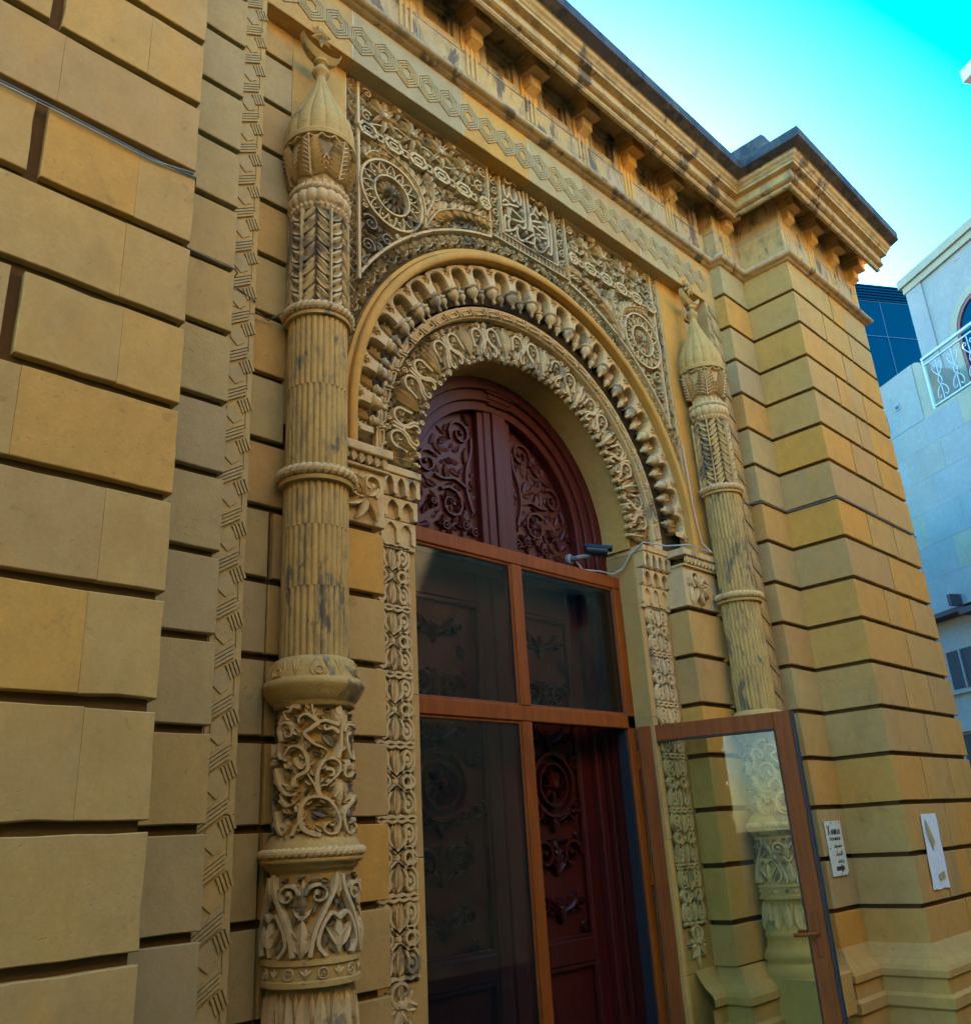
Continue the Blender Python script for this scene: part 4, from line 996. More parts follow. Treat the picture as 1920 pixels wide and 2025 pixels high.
# scroll drum
drum('scroll_drum', 1.66, 2.16, .142, M_wall)
mb = MB(); R_ = .142; cv = Carve(mb, lambda u, v, h: ((R_ + h) * sin(u / R_), -(R_ + h) * cos(u / R_), v - Z0)); pw = 2 * pi * R_ / 4
def acan(cv, x, y, a_, L_, W, h, lobes=3, bend=0.0):
    """curling leaf with side lobes"""
    cv.leaf(x, y, a_, L_, W * .62, h, 5, bend=bend, vein=False)
    for k in range(lobes):
        t_ = .18 + .55 * k / lobes; an = a_ + bend * t_
        px, py = x + cos(a_ + bend * t_ * .5) * L_ * t_, y + sin(a_ + bend * t_ * .5) * L_ * t_
        for sg in (-1, 1): cv.leaf(px, py, an + sg * .85, L_ * (.42 - .06 * k), W * .34, h * .85, 3, bend=-sg * .9, vein=True)
SCR = [[(-0.059,1.66),(-0.102,1.677),(-0.121,1.702),(-0.125,1.74),(-0.119,1.772),(-0.098,1.798),(-0.061,1.802),(-0.027,1.783),(-0.002,1.743),(0.008,1.707),(-0.002,1.672),(-0.023,1.664),(-0.043,1.673),(-0.047,1.691),(-0.035,1.705),(-0.025,1.695)],[(-0.061,1.802),(-0.071,1.826),(-0.082,1.851),(-0.104,1.889)],[(-0.148,1.843),(-0.143,1.876),(-0.107,1.898),(-0.102,1.928),(-0.111,1.966),(-0.133,1.992),(-0.16,1.995),(-0.18,1.972),(-0.19,1.955),(-0.176,1.941)],[(-0.144,1.95),(-0.132,1.918),(-0.118,1.911),(-0.109,1.929)],[(-0.066,1.814),(-0.072,1.86),(-0.069,1.896),(-0.05,1.936),(-0.015,1.943),(0.008,1.92),(0.001,1.886),(-0.021,1.864),(-0.044,1.841)],[(-0.045,1.905),(-0.021,1.901),(-0.018,1.883),(-0.033,1.877)],[(-0.002,1.945),(0.012,1.989),(0.013,2.037),(0.015,2.085)],[(0.001,2.075),(-0.046,2.089),(-0.068,2.086),(-0.085,2.115),(-0.091,2.154)],[(-0.068,2.083),(-0.095,2.059),(-0.114,2.041),(-0.084,2.002),(-0.062,1.989),(-0.039,1.976)],[(-0.074,2.09),(-0.107,2.117),(-0.132,2.103),(-0.133,2.08)],[(0.001,2.043),(-0.022,2.061),(-0.046,2.054),(-0.049,2.073)],[(0.027,2.048),(0.045,2.078),(0.101,2.075)],[(0.066,1.948),(0.044,1.991),(0.04,2.029),(0.047,2.049)],[(-0.13,2.144),(-0.157,2.15),(-0.166,2.132),(-0.191,2.132),(-0.179,2.098)],[(-0.2,2.018),(-0.214,2.064),(-0.194,2.09),(-0.165,2.08),(-0.157,2.042),(-0.178,2.034),(-0.187,2.055)],[(-0.234,1.916),(-0.207,1.852),(-0.176,1.816),(-0.136,1.812)],[(-0.227,1.756),(-0.21,1.696),(-0.183,1.671),(-0.164,1.707)],[(-0.151,1.666),(-0.137,1.697),(-0.124,1.719)],[(0.111,1.803),(0.031,1.749),(0.031,1.694),(0.056,1.664),(0.101,1.685),(0.071,1.706)],[(0.054,1.935),(0.031,1.912),(0.031,1.88),(0.066,1.879),(0.088,1.899)],[(-0.208,2.013),(-0.216,1.976),(-0.202,1.95)],[(-0.201,1.8),(-0.172,1.773),(-0.144,1.783)]]
def acstroke(cv, pts, w, h):
    cv.stroke(pts, w, h, taper=1, res=4, fl=.55)
    P_ = catmull(pts, 4); acc = 0; sd = 1
    for k in range(1, len(P_) - 1):
        acc += hypot(P_[k][0] - P_[k - 1][0], P_[k][1] - P_[k - 1][1])
        if acc > .026:
            acc = 0; an = atan2(P_[k + 1][1] - P_[k - 1][1], P_[k + 1][0] - P_[k - 1][0]); sd = -sd
            cv.leaf(P_[k][0], P_[k][1], an + sd * .95, .038, .021, h * .95, 3, bend=-sd * 1.0, vein=True)
for f_ in (lambda u: u, lambda u: -.475 - u, lambda u: .235 - u):
    for st in SCR:
        q_ = [(f_(u), v) for u, v in st]
        if min(u for u, v in q_) > -.31 and max(u for u, v in q_) < .31: acstroke(cv, q_, .026, .034)
    for (u, v, an, L_, W) in ((.015, 2.06, pi / 2, .10, .05), (.015, 1.87, -pi / 2, .11, .055)):
        if abs(f_(u)) < .3:
            cv.leaf(f_(u), v, an, L_, W, .036, 5)
            for sd in (-1, 1): cv.leaf(f_(u), v, an + sd * .45, L_ * .8, .026, .030, 4, bend=-sd * .3, vein=True); cv.leaf(f_(u), v, an + sd * .95, L_ * .55, .022, .026, 4, bend=-sd * .5)
part('scroll_leaves', mb, M_carve); o2 = cv.occ
mb = MB(); cv = Carve(mb, cv.M); cv.occ = o2
cv.pack(-.30, .14, 1.675, 2.135, lambda u, v: 1.672 < v < 2.14, [(.07, .032, 2500), (.05, .024, 4000), (.032, .016, 5000)], .018)
part('sooty_shade_leaves', mb, M_soot_shade)  # filler leaves carry painted recess shade along with soot

part('flared_ring', lathe(L([(.142, 1.672), (.158, 1.668), (.170, 1.650), (.186, 1.628), (.190, 1.585), (.203, 1.578), (.195, 1.566), (.180, 1.558), (.178, 1.545), (.165, 1.538), (.162, 1.53)]), 80, arc=ARC), M_col, True)
# lower drum of palmettes and volutes
drum('palmette_drum', 1.235, 1.535, .160, M_wall, .172)
mb = MB(); R2 = .162; cv = Carve(mb, lambda u, v, h: ((R2 + (1.535 - v) * .03 + h) * sin(u / R2), -(R2 + (1.535 - v) * .03 + h) * cos(u / R2), v - Z0)); pw = 2 * pi * R2 / 4
for i in range(-2, 3):
    u0 = i * pw * .5
    if i % 2 == 0:
        for s1 in (-1, 1):
            cv.stroke([(u0 + s1 * .10, 1.25), (u0 + s1 * .085, 1.33), (u0 + s1 * .055, 1.40), (u0 + s1 * .02, 1.47), (u0 + s1 * .012, 1.52)], .020, .026)
            cv.stroke([(u0 + s1 * .05, 1.25), (u0 + s1 * .075, 1.29), (u0 + s1 * .06, 1.35), (u0 + s1 * .03, 1.39), (u0, 1.37)], .018, .024)
            cv.leaf(u0, 1.27, pi / 2 + s1 * .4, .10, .03, .024, 4, bend=s1 * .4, vein=True)
        cv.leaf(u0, 1.25, pi / 2, .13, .04, .03, 4); cv.leaf(u0, 1.44, pi / 2, .09, .04, .028, 4)
    else:
        for s1 in (-1, 1):
            cv.spiral(u0 + s1 * .052, 1.455, .042, pi * (1 if s1 > 0 else 0), -s1, .018, .026, 1.2, leafs=2)
            cv.leaf(u0, 1.25, pi / 2 + s1 * .35, .13, .034, .024, 4, bend=s1 * .6, vein=True); cv.leaf(u0 + s1 * .02, 1.37, pi / 2 + s1 * .9, .07, .03, .022, 3, vein=True)
        cv.leaf(u0, 1.24, pi / 2, .14, .045, .032, 5); cv.leaf(u0, 1.39, pi / 2, .12, .032, .026, 4)
part('palmette_leaves', mb, M_carve); o2 = cv.occ
mb = MB(); cv = Carve(mb, cv.M); cv.occ = o2
cv.pack(-.33, .16, 1.245, 1.52, lambda u, v: 1.243 < v < 1.525, [(.05, .024, 3000), (.032, .016, 4000)], .014)
part('sooty_shade_leaves', mb, M_soot_shade)
part('floral_band', lathe(L([(.165, 1.242), (.185, 1.240), (.187, 1.222), (.177, 1.218), (.177, 1.172), (.187, 1.168), (.187, 1.150), (.165, 1.145)]), 80, arc=ARC), M_col)
mb = MB(); R3 = .177; cv = Carve(mb, lambda u, v, h: ((R3 + h) * sin(u / R3), -(R3 + h) * cos(u / R3), v - Z0))
for i in range(-6, 7):
    u0 = i * .062
    if i % 2: cv.ring(u0, 1.195, .018, .007, .008, 9); cv.flower(u0, 1.195, .014, 5, .009)
    else: cv.leaf(u0, 1.178, pi / 2, .036, .018, .009, 3); cv.leaf(u0, 1.185, pi / 2 + .8, .03, .012, .008, 3); cv.leaf(u0, 1.185, pi / 2 - .8, .03, .012, .008, 3)
part('band_flowers', mb, M_carve)
part('leaf_base', lathe(L([(.160, 1.148), (.152, 1.10), (.158, 1.02), (.172, .965), (.185, .955), (.188, .93), (.178, .915), (.186, .87), (.200, .85), (.214, .83), (.216, .80), (.200, .785), (.21, .77), (.23, .75), (.235, .72), (.235, .70)]), 80, arc=ARC), M_wall, True)
mb = MB(); cv = Carve(mb, lambda u, v, h: ((.150 + h + max(0, 1.05 - v) * .18) * sin(u / .155), -(.150 + h + max(0, 1.05 - v) * .18) * cos(u / .155), v - Z0))
for i in range(-6, 7): cv.leaf(i * .058, .965, pi / 2, .17, .05, .026, 5, vein=i % 2 == 0); cv.leaf(i * .058 + .029, 1.03, pi / 2, .10, .024, .02, 3)
part('upright_leaves', mb, M_carve)
mb = MB(); mb.box(-.24, .24, -.24, .2, 0, .25, .01); part('pedestal_block', mb, M_wall)
colB = copytree(colA); colB.location = (1.863, 3.12, .45)
colB['label'] = 'far engaged column beyond the arch, seen partly through the open glass door'

# ------------------------------------------------------------------ wooden tympanum
tym = thing('wooden_tympanum', 'semicircular dark red wooden panel in the arch, with two carved quarter fields', 'wood panel', (0, 3.8, 3.3))
ZT = 3.575
def halfring(r0, r1, y0, y1, mat, name, n=60, z0=3.25):
    prof = [(r1, y1), (r1, y0 + .004), (r1 - .004, y0), (r0 + .006, y0), (r0, y0 + .008), (r0, y1)]
    rows = [[(-r, y, z0) for r, y in prof]] + [[(r * sin(q), y, ZT + r * cos(q)) for r, y in prof] for q in [-pi / 2 + pi * i / n for i in range(n + 1)]] + [[(r, y, z0) for r, y in prof]]
    mb = MB(); mb.grid(rows); return mb.build(name, mat, tym)
halfring(.915, 1.03, 3.66, 3.80, M_wood, 'arched_frame'); halfring(.84, .93, 3.685, 3.80, M_wood, 'arched_frame'); halfring(.775, .86, 3.71, 3.82, M_wood, 'arched_frame')
mb = MB(); mb.box(-.158, .158, 3.735, 3.82, 3.25, 4.52, .004); mb.box(-.105, -.04, 3.722, 3.80, 3.25, 4.40, .006); mb.box(-.03, .10, 3.712, 3.80, 3.25, 4.40, .006)
mb.box(-.085, .105, 3.69, 3.80, 4.40, 4.43, .004); mb.box(-.10, .12, 3.675, 3.80, 4.43, 4.47, .006); mb.box(-.12, .14, 3.668, 3.80, 4.47, 4.515, .004)
mb.build('centre_post', M_wood, tym)
for sgn in (-1, 1):
    mb = MB()
    pts = [(sgn * .158, 3.25), (sgn * .158, ZT + sqrt(.79 ** 2 - .158 ** 2))] + [(sgn * .79 * sin(q), ZT + .79 * cos(q)) for q in [radians(11.6 + 78.4 * i / 16) for i in range(1, 17)]] + [(sgn * .79, 3.25)]
    mb.prism(pts, 3.785, 3.80); mb.build('field_panel', M_woodc, tym)
    mb = MB(); cv = Carve(mb, flat(3.787)); H = .026
    with cv.at(sgn * .16, 3.30, 0, sgn, 1):
        # big scroll at the top
        cv.spiral(.135, .84, .105, -.6, 1, .026, H, 1.5, .85); cv.stroke([(.05, .30), (.10, .45), (.09, .60), (.045, .72), (.035, .83)], .026, H)
        cv.leaf(.08, .62, 1.3, .14, .045, H * .8, 4, bend=.6, vein=True); cv.leaf(.04, .93, 1.2, .10, .04, H * .8, 4, bend=-.8, vein=True)
        # second scroll at the outer side
        cv.spiral(.43, .56, .095, 2.2, -1, .026, H, 1.3, .82); cv.stroke([(.10, .46), (.20, .50), (.30, .48), (.37, .49)], .024, H)
        cv.leaf(.24, .48, .9, .12, .05, H * .8, 4, bend=.9, vein=True); cv.leaf(.32, .72, 2.2, .11, .05, H * .8, 4, bend=.6, vein=True); cv.leaf(.27, .80, .6, .08, .03, H * .7, 3); cv.leaf(.33, .62, .4, .1, .035, H * .7, 3)
        # inner scroll with leaves
        cv.spiral(.24, .32, .12, .8, 1, .028, H, 1.35, .8, leafs=3)
        for an, L_ in ((.2, .12), (1.0, .13), (1.8, .12), (2.6, .11), (3.4, .10), (4.4, .10)): acan(cv, .24, .32, an, L_ * .8, .05, H * .9, 2, bend=.8)
        # flowers and big leaves along the bottom
        for fx, fz, fr in ((.13, .19, .075), (.30, .16, .075), (.40, .30, .05)): cv.flower(fx, fz, fr, 5, H * 1.1, fx * 9, 1.1); cv.ring(fx, fz, fr * .35, .012, H * 1.3, 8); cv.dome(fx, fz, fr * .2, H * 1.6, 6)
        for x, z, an, L_, W in ((.22, .12, -.9, .14, .11), (.05, .12, -1.9, .10, .08), (.42, .15, -.5, .12, .09), (.36, .10, -1.6, .10, .07), (.10, .10, -.6, .12, .08), (.50, .28, .9, .13, .06), (.54, .40, 1.6, .12, .05), (.06, .26, 2.0, .09, .05), (.48, .20, 1.9, .1, .05)):
            acan(cv, x, z, an, L_, W, H, 3, bend=.4)
        cv.stroke([(.02, .06), (.12, .025), (.25, .015), (.38, .04), (.50, .10), (.56, .18)], .028, H * .9, taper=2); cv.stroke([(.56, .08), (.50, .03), (.42, .02)], .024, H * .8, taper=1)
        cv.spiral(.57, .12, .05, 1, 1, .02, H, 1.2); cv.spiral(.59, .30, .035, 3, -1, .016, H, 1.1); cv.spiral(.04, .16, .035, 2, -1, .016, H, 1.1)
    cv.pack(*((.165, .77) if sgn > 0 else (-.77, -.165)), 3.31, 4.33, lambda u, v: .165 < abs(u) and v > 3.3 and hypot(u, v - ZT) < .75, [(.10, .045, 500), (.06, .028, 900)], .014)
    mb.build('carved_scrolls', M_woodc, tym)

# ------------------------------------------------------------------ glazed entrance screen
scr = thing('glazed_screen', 'orange-brown framed glass entrance screen with fixed panes below the arch', 'glass door', (0, 3.6, 0))
YF0, YF1 = 3.565, 3.635
def bar(x0, x1, z0, z1, name='frame_bar', y0=YF0, y1=YF1):
    mb = MB(); mb.box(x0, x1, y0, y1, z0, z1, .006); return mb.build(name, M_frame, scr)
bar(-1.04, 1.03, 3.225, 3.315); bar(-1.04, 1.03, 2.255, 2.345); bar(-1.04, -.955, .02, 3.224); bar(.94, 1.03, .02, 3.224); bar(-.10, -.012, 2.346, 3.224); bar(-.10, -.012, .02, 2.254); bar(-.954, -.101, .02, .12)
mb = MB()
for x0, x1, z0, z1 in ((-.955, -.10, 2.345, 3.225), (-.012, .94, 2.345, 3.225), (-.955, -.10, .12, 2.255)):
    for a0, a1, b0, b1 in ((x0, x0 + .014, z0, z1), (x1 - .014, x1, z0, z1), (x0 + .014, x1 - .014, z0, z0 + .014), (x0 + .014, x1 - .014, z1 - .014, z1)): mb.box(a0, a1, YF0 + .012, YF1 - .01, b0, b1, .002)
mb.build('glazing_bead', M_frame, scr)
mb = MB()
for x0, x1, z0, z1 in ((-.955 + .014, -.10 - .014, 2.345 + .014, 3.225 - .014), (-.012 + .014, .94 - .014, 2.345 + .014, 3.225 - .014), (-.955 + .014, -.10 - .014, .12 + .014, 2.255 - .014)):
    for a0, a1, b0, b1 in ((x0, x0 + .004, z0, z1), (x1 - .004, x1, z0, z1), (x0 + .004, x1 - .004, z0, z0 + .004), (x0 + .004, x1 - .004, z1 - .004, z1)): mb.box(a0, a1, YF0 + .018, YF0 + .03, b0, b1)
mb.build('glazing_seal', M_black, scr)
for x0, x1, z0, z1 in ((-.941, -.114, 2.359, 3.211), (.002, .926, 2.359, 3.211), (-.941, -.114, .134, 2.241)):
    mb = MB(); mb.add([(x0, YF0 + .024, z0), (x1, YF0 + .024, z0), (x1, YF0 + .024, z1), (x0, YF0 + .024, z1)], [(0, 1, 2, 3)]); mb.build('glass_pane', M_glass, scr)
for z in (.35, 1.35, 2.05):
    mb = MB(); mb.box(.995, 1.035, YF0 - .022, YF0 - .001, z - .06, z + .06, .004); mb.build('hinge', M_frame, scr)
mb = MB(); mb.box(.925, .939, YF0 + .02, YF1 + .02, .02, 2.254); mb.build('door_seal', M_black, scr)
# open leaf
leafo = thing('open_glass_door', 'orange-brown framed glass door standing open, bluish glass and lever handle', 'door', (1.02, 3.545, .02))
def lpart(name, mb, mat, **kw): return mb.build(name, mat, leafo, local=True, **kw)
LW, LH = .985, 2.245; mb = MB(); FW = .105
for x0, x1, z0, z1 in ((0, FW, 0, LH), (LW - FW, LW, 0, LH), (FW, LW - FW, LH - FW, LH), (FW, LW - FW, 0, FW + .02)): mb.box(x0, x1, -.030, .030, z0, z1, .005)
lpart('door_frame', mb, M_frame)
mb = MB(); mb.box(LW + .0005, LW + .018, -.028, .045, .004, LH - .002, .003); mb.box(.004, LW + .018, .031, .046, LH - .018, LH + .002, .002); mb.box(.002, LW - .002, .031, .046, .004, .03); mb.box(-.012, -.0005, -.01, .046, .004, LH - .01)
lpart('rubber_seal', mb, M_black)
mb = MB()
for a0, a1, b0, b1 in ((FW, FW + .006, FW + .02, LH - FW), (LW - FW - .006, LW - FW, FW + .02, LH - FW), (FW + .006, LW - FW - .006, LH - FW - .006, LH - FW)): mb.box(a0, a1, -.032, .032, b0, b1)
lpart('glazing_seal', mb, M_black)
mb = MB(); mb.add([(FW + .006, 0, FW + .02), (LW - FW - .006, 0, FW + .02), (LW - FW - .006, 0, LH - FW - .006), (FW + .006, 0, LH - FW - .006)], [(0, 1, 2, 3)]); lpart('glass_pane', mb, M_glass2)
for s1 in (-1, 1):
    mb = MB(); mb.box(LW - .07, LW - .035, min(s1 * .031, s1 * .038), max(s1 * .031, s1 * .038), .86, 1.10, .003); hp = lpart('lock_plate', mb, M_frame)
    mb = MB(); mb.tube([(LW - .052, s1 * .036, .985), (LW - .052, s1 * .075, .985), (LW - .065, s1 * .082, .985), (LW - .12, s1 * .082, .982), (LW - .18, s1 * .080, .980)], .011, 8); mb.build('lever_handle', M_frame, hp)
# facing: hinge at the jamb, swung out towards the street
import mathutils
tip = Vector((5.33 - 4.0, 2.60)); hx = Vector((1.02, 3.545)); dv = tip - hx
leafo.rotation_euler = (0, 0, atan2(dv.y, dv.x))

# ------------------------------------------------------------------ carved wooden inner doors
M_dwood = wood('dark_inner_door_wood', (0.062, 0.006, 0.0045), (0.038, 0.004, 0.003), rough=.42, coat=.1)
def wooddoor(x0, x1, lab):
    t_ = thing('carved_wooden_door', lab, 'wooden door', ((x0 + x1) / 2, 3.9, 0), group='carved wooden doors behind the glass')
    mb = MB(); mb.box(x0, x1, 3.88, 3.93, 0.02, 3.25); mb.build('door_board', M_dwood, t_)
    mb = MB()
    px0, px1 = x0 + .15, x1 - .12
    for a0, a1, b0, b1 in ((x0, px0, .02, 3.25), (px1, x1, .02, 3.25), (px0, px1, 3.02, 3.25), (px0, px1, .88, 1.02), (px0, px1, .02, .2), ): mb.box(a0, a1, 3.845, 3.88, b0, b1, .01)
    mb.build('door_frame', M_dwood, t_)
    mb = MB(); 
    for b0, b1 in ((1.02, 3.02), (.2, .88)):
        ringbox(mb, px0, px1, b0, b1, .022, 3.852, 3.878)
    mb.build('panel_moulding', M_dwood, t_)
    mb = MB(); cv = Carve(mb, flat(3.879)); xc = (px0 + px1) / 2; hw = (px1 - px0) / 2 - .03; H = .05
    for zc, kind in ((2.80, 0), (2.48, 1), (1.92, 2), (1.50, 1), (1.18, 0), (2.18, 0), (1.70, 0)):
        if kind == 2:
            cv.ring(xc, zc, .19, .03, H, 28); cv.ring(xc, zc, .13, .016, H, 24); cv.flower(xc, zc, .11, 8, H * .9); cv.dome(xc, zc, .04, H * 1.5)
            for s1 in (-1, 1):
                for s2 in (-1, 1): cv.spiral(xc + s1 * hw * .85, zc + s2 * .13, .045, s1, s1 * s2, .02, H * .9, 1.2, leafs=2)
        elif kind == 1:
            for s1 in (-1, 1): cv.spiral(xc + s1 * .13, zc, .10, pi / 2 * (1 - s1), s1, .03, H, 1.3, leafs=3); cv.leaf(xc, zc - .1, pi / 2 + s1 * .5, .16, .05, H * .8, 4, bend=s1 * .6, vein=True)
            acan(cv, xc, zc - .12, pi / 2, .22, .10, H, 3)
        else:
            for s1 in (-1, 1): acan(cv, xc + s1 * .04, zc, pi / 2 - s1 * 1.2, .16, .08, H, 3, bend=s1 * .8); cv.spiral(xc + s1 * .18, zc + .05, .06, pi / 2, s1, .022, H, 1.2); acan(cv, xc + s1 * .2, zc - .06, -pi / 2 + s1 * .4, .10, .06, H * .8, 2)
            acan(cv, xc, zc - .07, pi / 2, .15, .08, H, 3)
    mb.build('carved_relief', M_dwood, t_)
    return t_
wooddoor(-1.04, -.003, 'carved dark red wooden door leaf seen through the fixed panes')
wooddoor(.003, .86, 'carved dark red wooden door leaf showing in the open doorway')
lin = thing('door_lining', 'dark red timber lining of the inner doorway with a pale strip', 'door lining', (0, 3.8, 0))
mb = MB(); mb.box(.862, .93, 3.80, 3.93, .02, 3.3, .005); mb.build('lining_post', M_wood, lin)
mb = MB(); mb.box(1.005, 1.07, 3.64, 3.93, .02, 3.3, .005); mb.build('lining_post', M_wood, lin)
mb = MB(); mb.box(-1.07, -1.042, 3.64, 3.93, .02, 3.3); mb.build('lining_post', M_wood, lin)
mb = MB(); mb.box(.931, .965, 3.83, 3.92, .02, 3.3, .004); mb.build('pale_strip', M_grey, lin)
mb = MB(); mb.box(.966, 1.004, 3.78, 3.92, .02, 3.3, .004); mb.box(-1.07, 1.07, 3.70, 3.95, 3.22, 3.30, .004); mb.build('lining_board', M_wood, lin)

# ------------------------------------------------------------------ security camera and cables
cm = thing('security_camera', 'dark bullet security camera fixed over the right end of the glass screen', 'security camera', (.72, 3.6, 3.4))
def cmesh(prof, n, origin, direction):
    mb = MB(); d_ = Vector(direction).normalized(); up = Vector((0, 0, 1)); x = d_.cross(up).normalized(); y = x.cross(d_)
    mb.grid([[tuple(Vector(origin) + d_ * l + r * (cos(2 * pi * i / n) * x + sin(2 * pi * i / n) * y)) for i in range(n)] for r, l in prof], cv=True); return mb
dr = (.62, -.72, -.16); og = Vector((.66, 3.56, 3.455))
cmesh([(0, 0), (.034, 0), (.038, .01), (.038, .15), (.034, .152), (.030, .145)], 18, og, dr).build('camera_body', M_blackp, cm, smooth=False)
cmesh([(.030, .145), (.0, .147)], 18, og, dr).build('lens', M_lens, cm)
mb = MB(); d_ = Vector(dr).normalized(); x = d_.cross(Vector((0, 0, 1))).normalized(); y = x.cross(d_)
mb.grid([[tuple(og + d_ * l + r * (cos(q) * x + sin(q) * y)) for q in [radians(20 + 140 * i / 10) for i in range(11)]] for r, l in ((.042, -.01), (.046, -.01), (.046, .185), (.042, .185))], cu=True)
mb.build('sun_shield', M_blackp, cm)
mb = MB(); mb.tube([(.60, 3.66, 3.40), (.61, 3.60, 3.40), (.66, 3.56, 3.41), (.70, 3.53, 3.43)], .017, 8); mb.build('arm', M_grey, cm)
cmesh([(0, 0), (.038, 0), (.038, .02), (.02, .03)], 16, (.60, 3.668, 3.40), (0, -1, 0)).build('wall_plate', M_grey, cm)
def cable(name, pts, r, mat, label):
    P_ = []
    for i in range(len(pts) - 1):
        for k in range(3): P_.append(tuple(pts[i][m_] + (pts[i + 1][m_] - pts[i][m_]) * k / 3 + (.0015 * sin(7 * (i * 3 + k)) if m_ == 2 else 0) for m_ in range(3)))
    P_.append(pts[-1]); mb = MB(); mb.tube(P_, r, 6); return tag(mb.build(name, mat), label, 'cable')
cable('cable', [(-4.6, 2.592, 4.025), (-3.33, 2.590, 4.022), (-2.96, 2.592, 4.018), (-2.785, 2.595, 4.03), (-2.76, 2.65, 4.04), (-2.74, 3.0, 4.05), (-2.56, 3.034, 4.055), (-2.44, 3.034, 4.05), (-2.37, 3.03, 4.055), (-2.34, 3.06, 4.06), (-2.33, 3.14, 4.055), (-2.20, 3.14, 4.02), (-2.17, 3.2, 4.01), (-2.07, 3.235, 4.01), (-2.02, 3.16, 4.05)], 0.0038, M_cable, 'dark cable following a joint from the near pier to the near column')
cable('cable', [(-4.6, 2.588, 4.012), (-3.33, 2.588, 4.010), (-2.96, 2.589, 4.008), (-2.785, 2.59, 4.045)], .0018, M_lcable, 'thin pale cable doubling the dark one along the near pier')
cable('cable', [(1.995, 3.06, 4.06), (2.05, 3.14, 4.04), (2.11, 3.14, 4.03), (2.31, 3.143, 4.05), (2.353, 3.12, 4.05), (2.353, 3.032, 4.045), (2.5, 3.032, 4.04), (2.76, 3.03, 4.045), (2.772, 2.9, 4.045), (2.772, 2.592, 4.045), (3.18, 2.59, 4.045), (3.65, 2.59, 4.04), (4.34, 2.59, 4.04), (4.46, 2.6, 4.04)], .0055, M_cable, 'dark cable following a joint from the far column round the corner pier')
cable('cable', [(1.60, 3.235, 4.40), (1.615, 3.235, 4.07), (1.62, 3.235, 3.92), (1.64, 3.235, 3.75), (1.675, 3.235, 3.61), (1.70, 3.18, 3.53), (1.60, 3.19, 3.535), (1.40, 3.19, 3.535), (1.28, 3.3, 3.535), (1.03, 3.33, 3.52), (.99, 3.42, 3.45), (.985, 3.50, 3.36), (.93, 3.55, 3.322), (.80, 3.56, 3.325), (.66, 3.60, 3.325), (.62, 3.62, 3.38)], .005, M_lcable, 'pale cable climbing from the security camera past the impost to the far column')

# ------------------------------------------------------------------ sign and paper on the far pier
sg = thing('direction_sign', 'narrow white direction sign with black writing and arrow, on the pier return', 'sign', (2.545, S_ - .01, 1.42))
mb = MB(); mb.box(-.125, .125, -.004, .004, -.183, .183, .002); mb.build('sign_board', M_sign, sg, local=True)
def text(body_, x, z, size, width=None, sy=1.0):
    cu = bpy.data.curves.new('sign_lettering', 'FONT'); cu.body = body_; cu.size = size; cu.align_x = 'CENTER'; cu.align_y = 'CENTER'; cu.extrude = .0006; cu.offset = size * .022
    o = bpy.data.objects.new('sign_lettering', cu); COL.objects.link(o); o.parent = sg; o.location = (x, -.0052, z); o.rotation_euler = (pi / 2, 0, 0)
    cu.materials.append(M_ink)
    bpy.context.view_layer.update()
    dx, dz = o.dimensions.x, o.dimensions.y
    if width and dx > 0: o.scale = (width / dx, sy / dz if sy != 1.0 and dz > 0 else 1.0, 1)
    me = bpy.data.meshes.new_from_object(o.evaluated_get(bpy.context.evaluated_depsgraph_get())); me.name = 'sign_lettering'
    if not me.materials: me.materials.append(M_ink)
    n_ = bpy.data.objects.new('sign_lettering', me); COL.objects.link(n_); n_.parent = sg; n_.location = o.location; n_.rotation_euler = o.rotation_euler; n_.scale = o.scale; n_['kind'] = 'stuff'
    bpy.data.objects.remove(o); return n_
text('X', -.088, .118, .08, .045, .066); text('ANIMLAR', .018, .108, .05, .15, .038)
text('\u00dc\u00c7\u00dcN M\u018fSC\u0130D', -.005, .062, .04, .17, .030)
text('\ufeaa\ufea0\ufeb4\ufee3', .02, .018, .05, .12, .030)
text('\ufe80\ufe8e\ufeb4\ufee8\ufedf\ufe8d', .02, -.036, .05, .105, .034)
text('\ufeea\ufee7\ufe8e\ufee7\ufeaf', .03, -.088, .05, .10, .030)
mb = MB(); mb.prism([(-.06, -.148), (.02, -.148), (.02, -.162), (.075, -.134), (.02, -.106), (.02, -.120), (-.06, -.120)], -.0056, -.004); mb.build('arrow', M_ink, sg, local=True)
mb = MB()
for x, z in ((-.03, .172), (.095, .172), (-.11, 0), (.0, -.172), (.11, -.172)): mb.box(x - .004, x + .004, -.007, -.004, z - .004, z + .004)
mb.build('screw', M_ink, sg, local=True)
pp = thing('paper_notice', 'blank bluish white paper strip with yellow stains stuck to the corner pier', 'paper', (3.17, B_ - .004, 1.36))
nx, nz = 6, 14; rows = []
for j in range(nz + 1):
    z = -.255 + .51 * j / nz; rows.append([(-.17 + .09 * (j / nz) * .6 + (.33 - .03 * j / nz) * i / nx - .0 + .004 * sin(j * 1.1), -.003 - .006 * abs(sin(j * .5 + i * .9)) * .8, z + .004 * sin(i * 2.0) * (j == 0)) for i in range(nx + 1)])
mb = MB(); mb.grid(rows); mb.build('paper_sheet', M_paper, pp, local=True, smooth=True)
mb = MB(); mb.prism([(-.075, .22), (-.04, .19), (.02, .10), (.035, .06), (.0, .03), (-.03, .0), (-.04, .05), (-.075, .12)], -.0125, -.012); mb.build('torn_patch', M_stain, pp, local=True); mb = MB(); mb.prism([(-.03, -.16), (.09, -.14), (.10, -.19), (-.02, -.20)], -.0125, -.012); mb.build('yellow_stain', M_stain, pp, local=True)

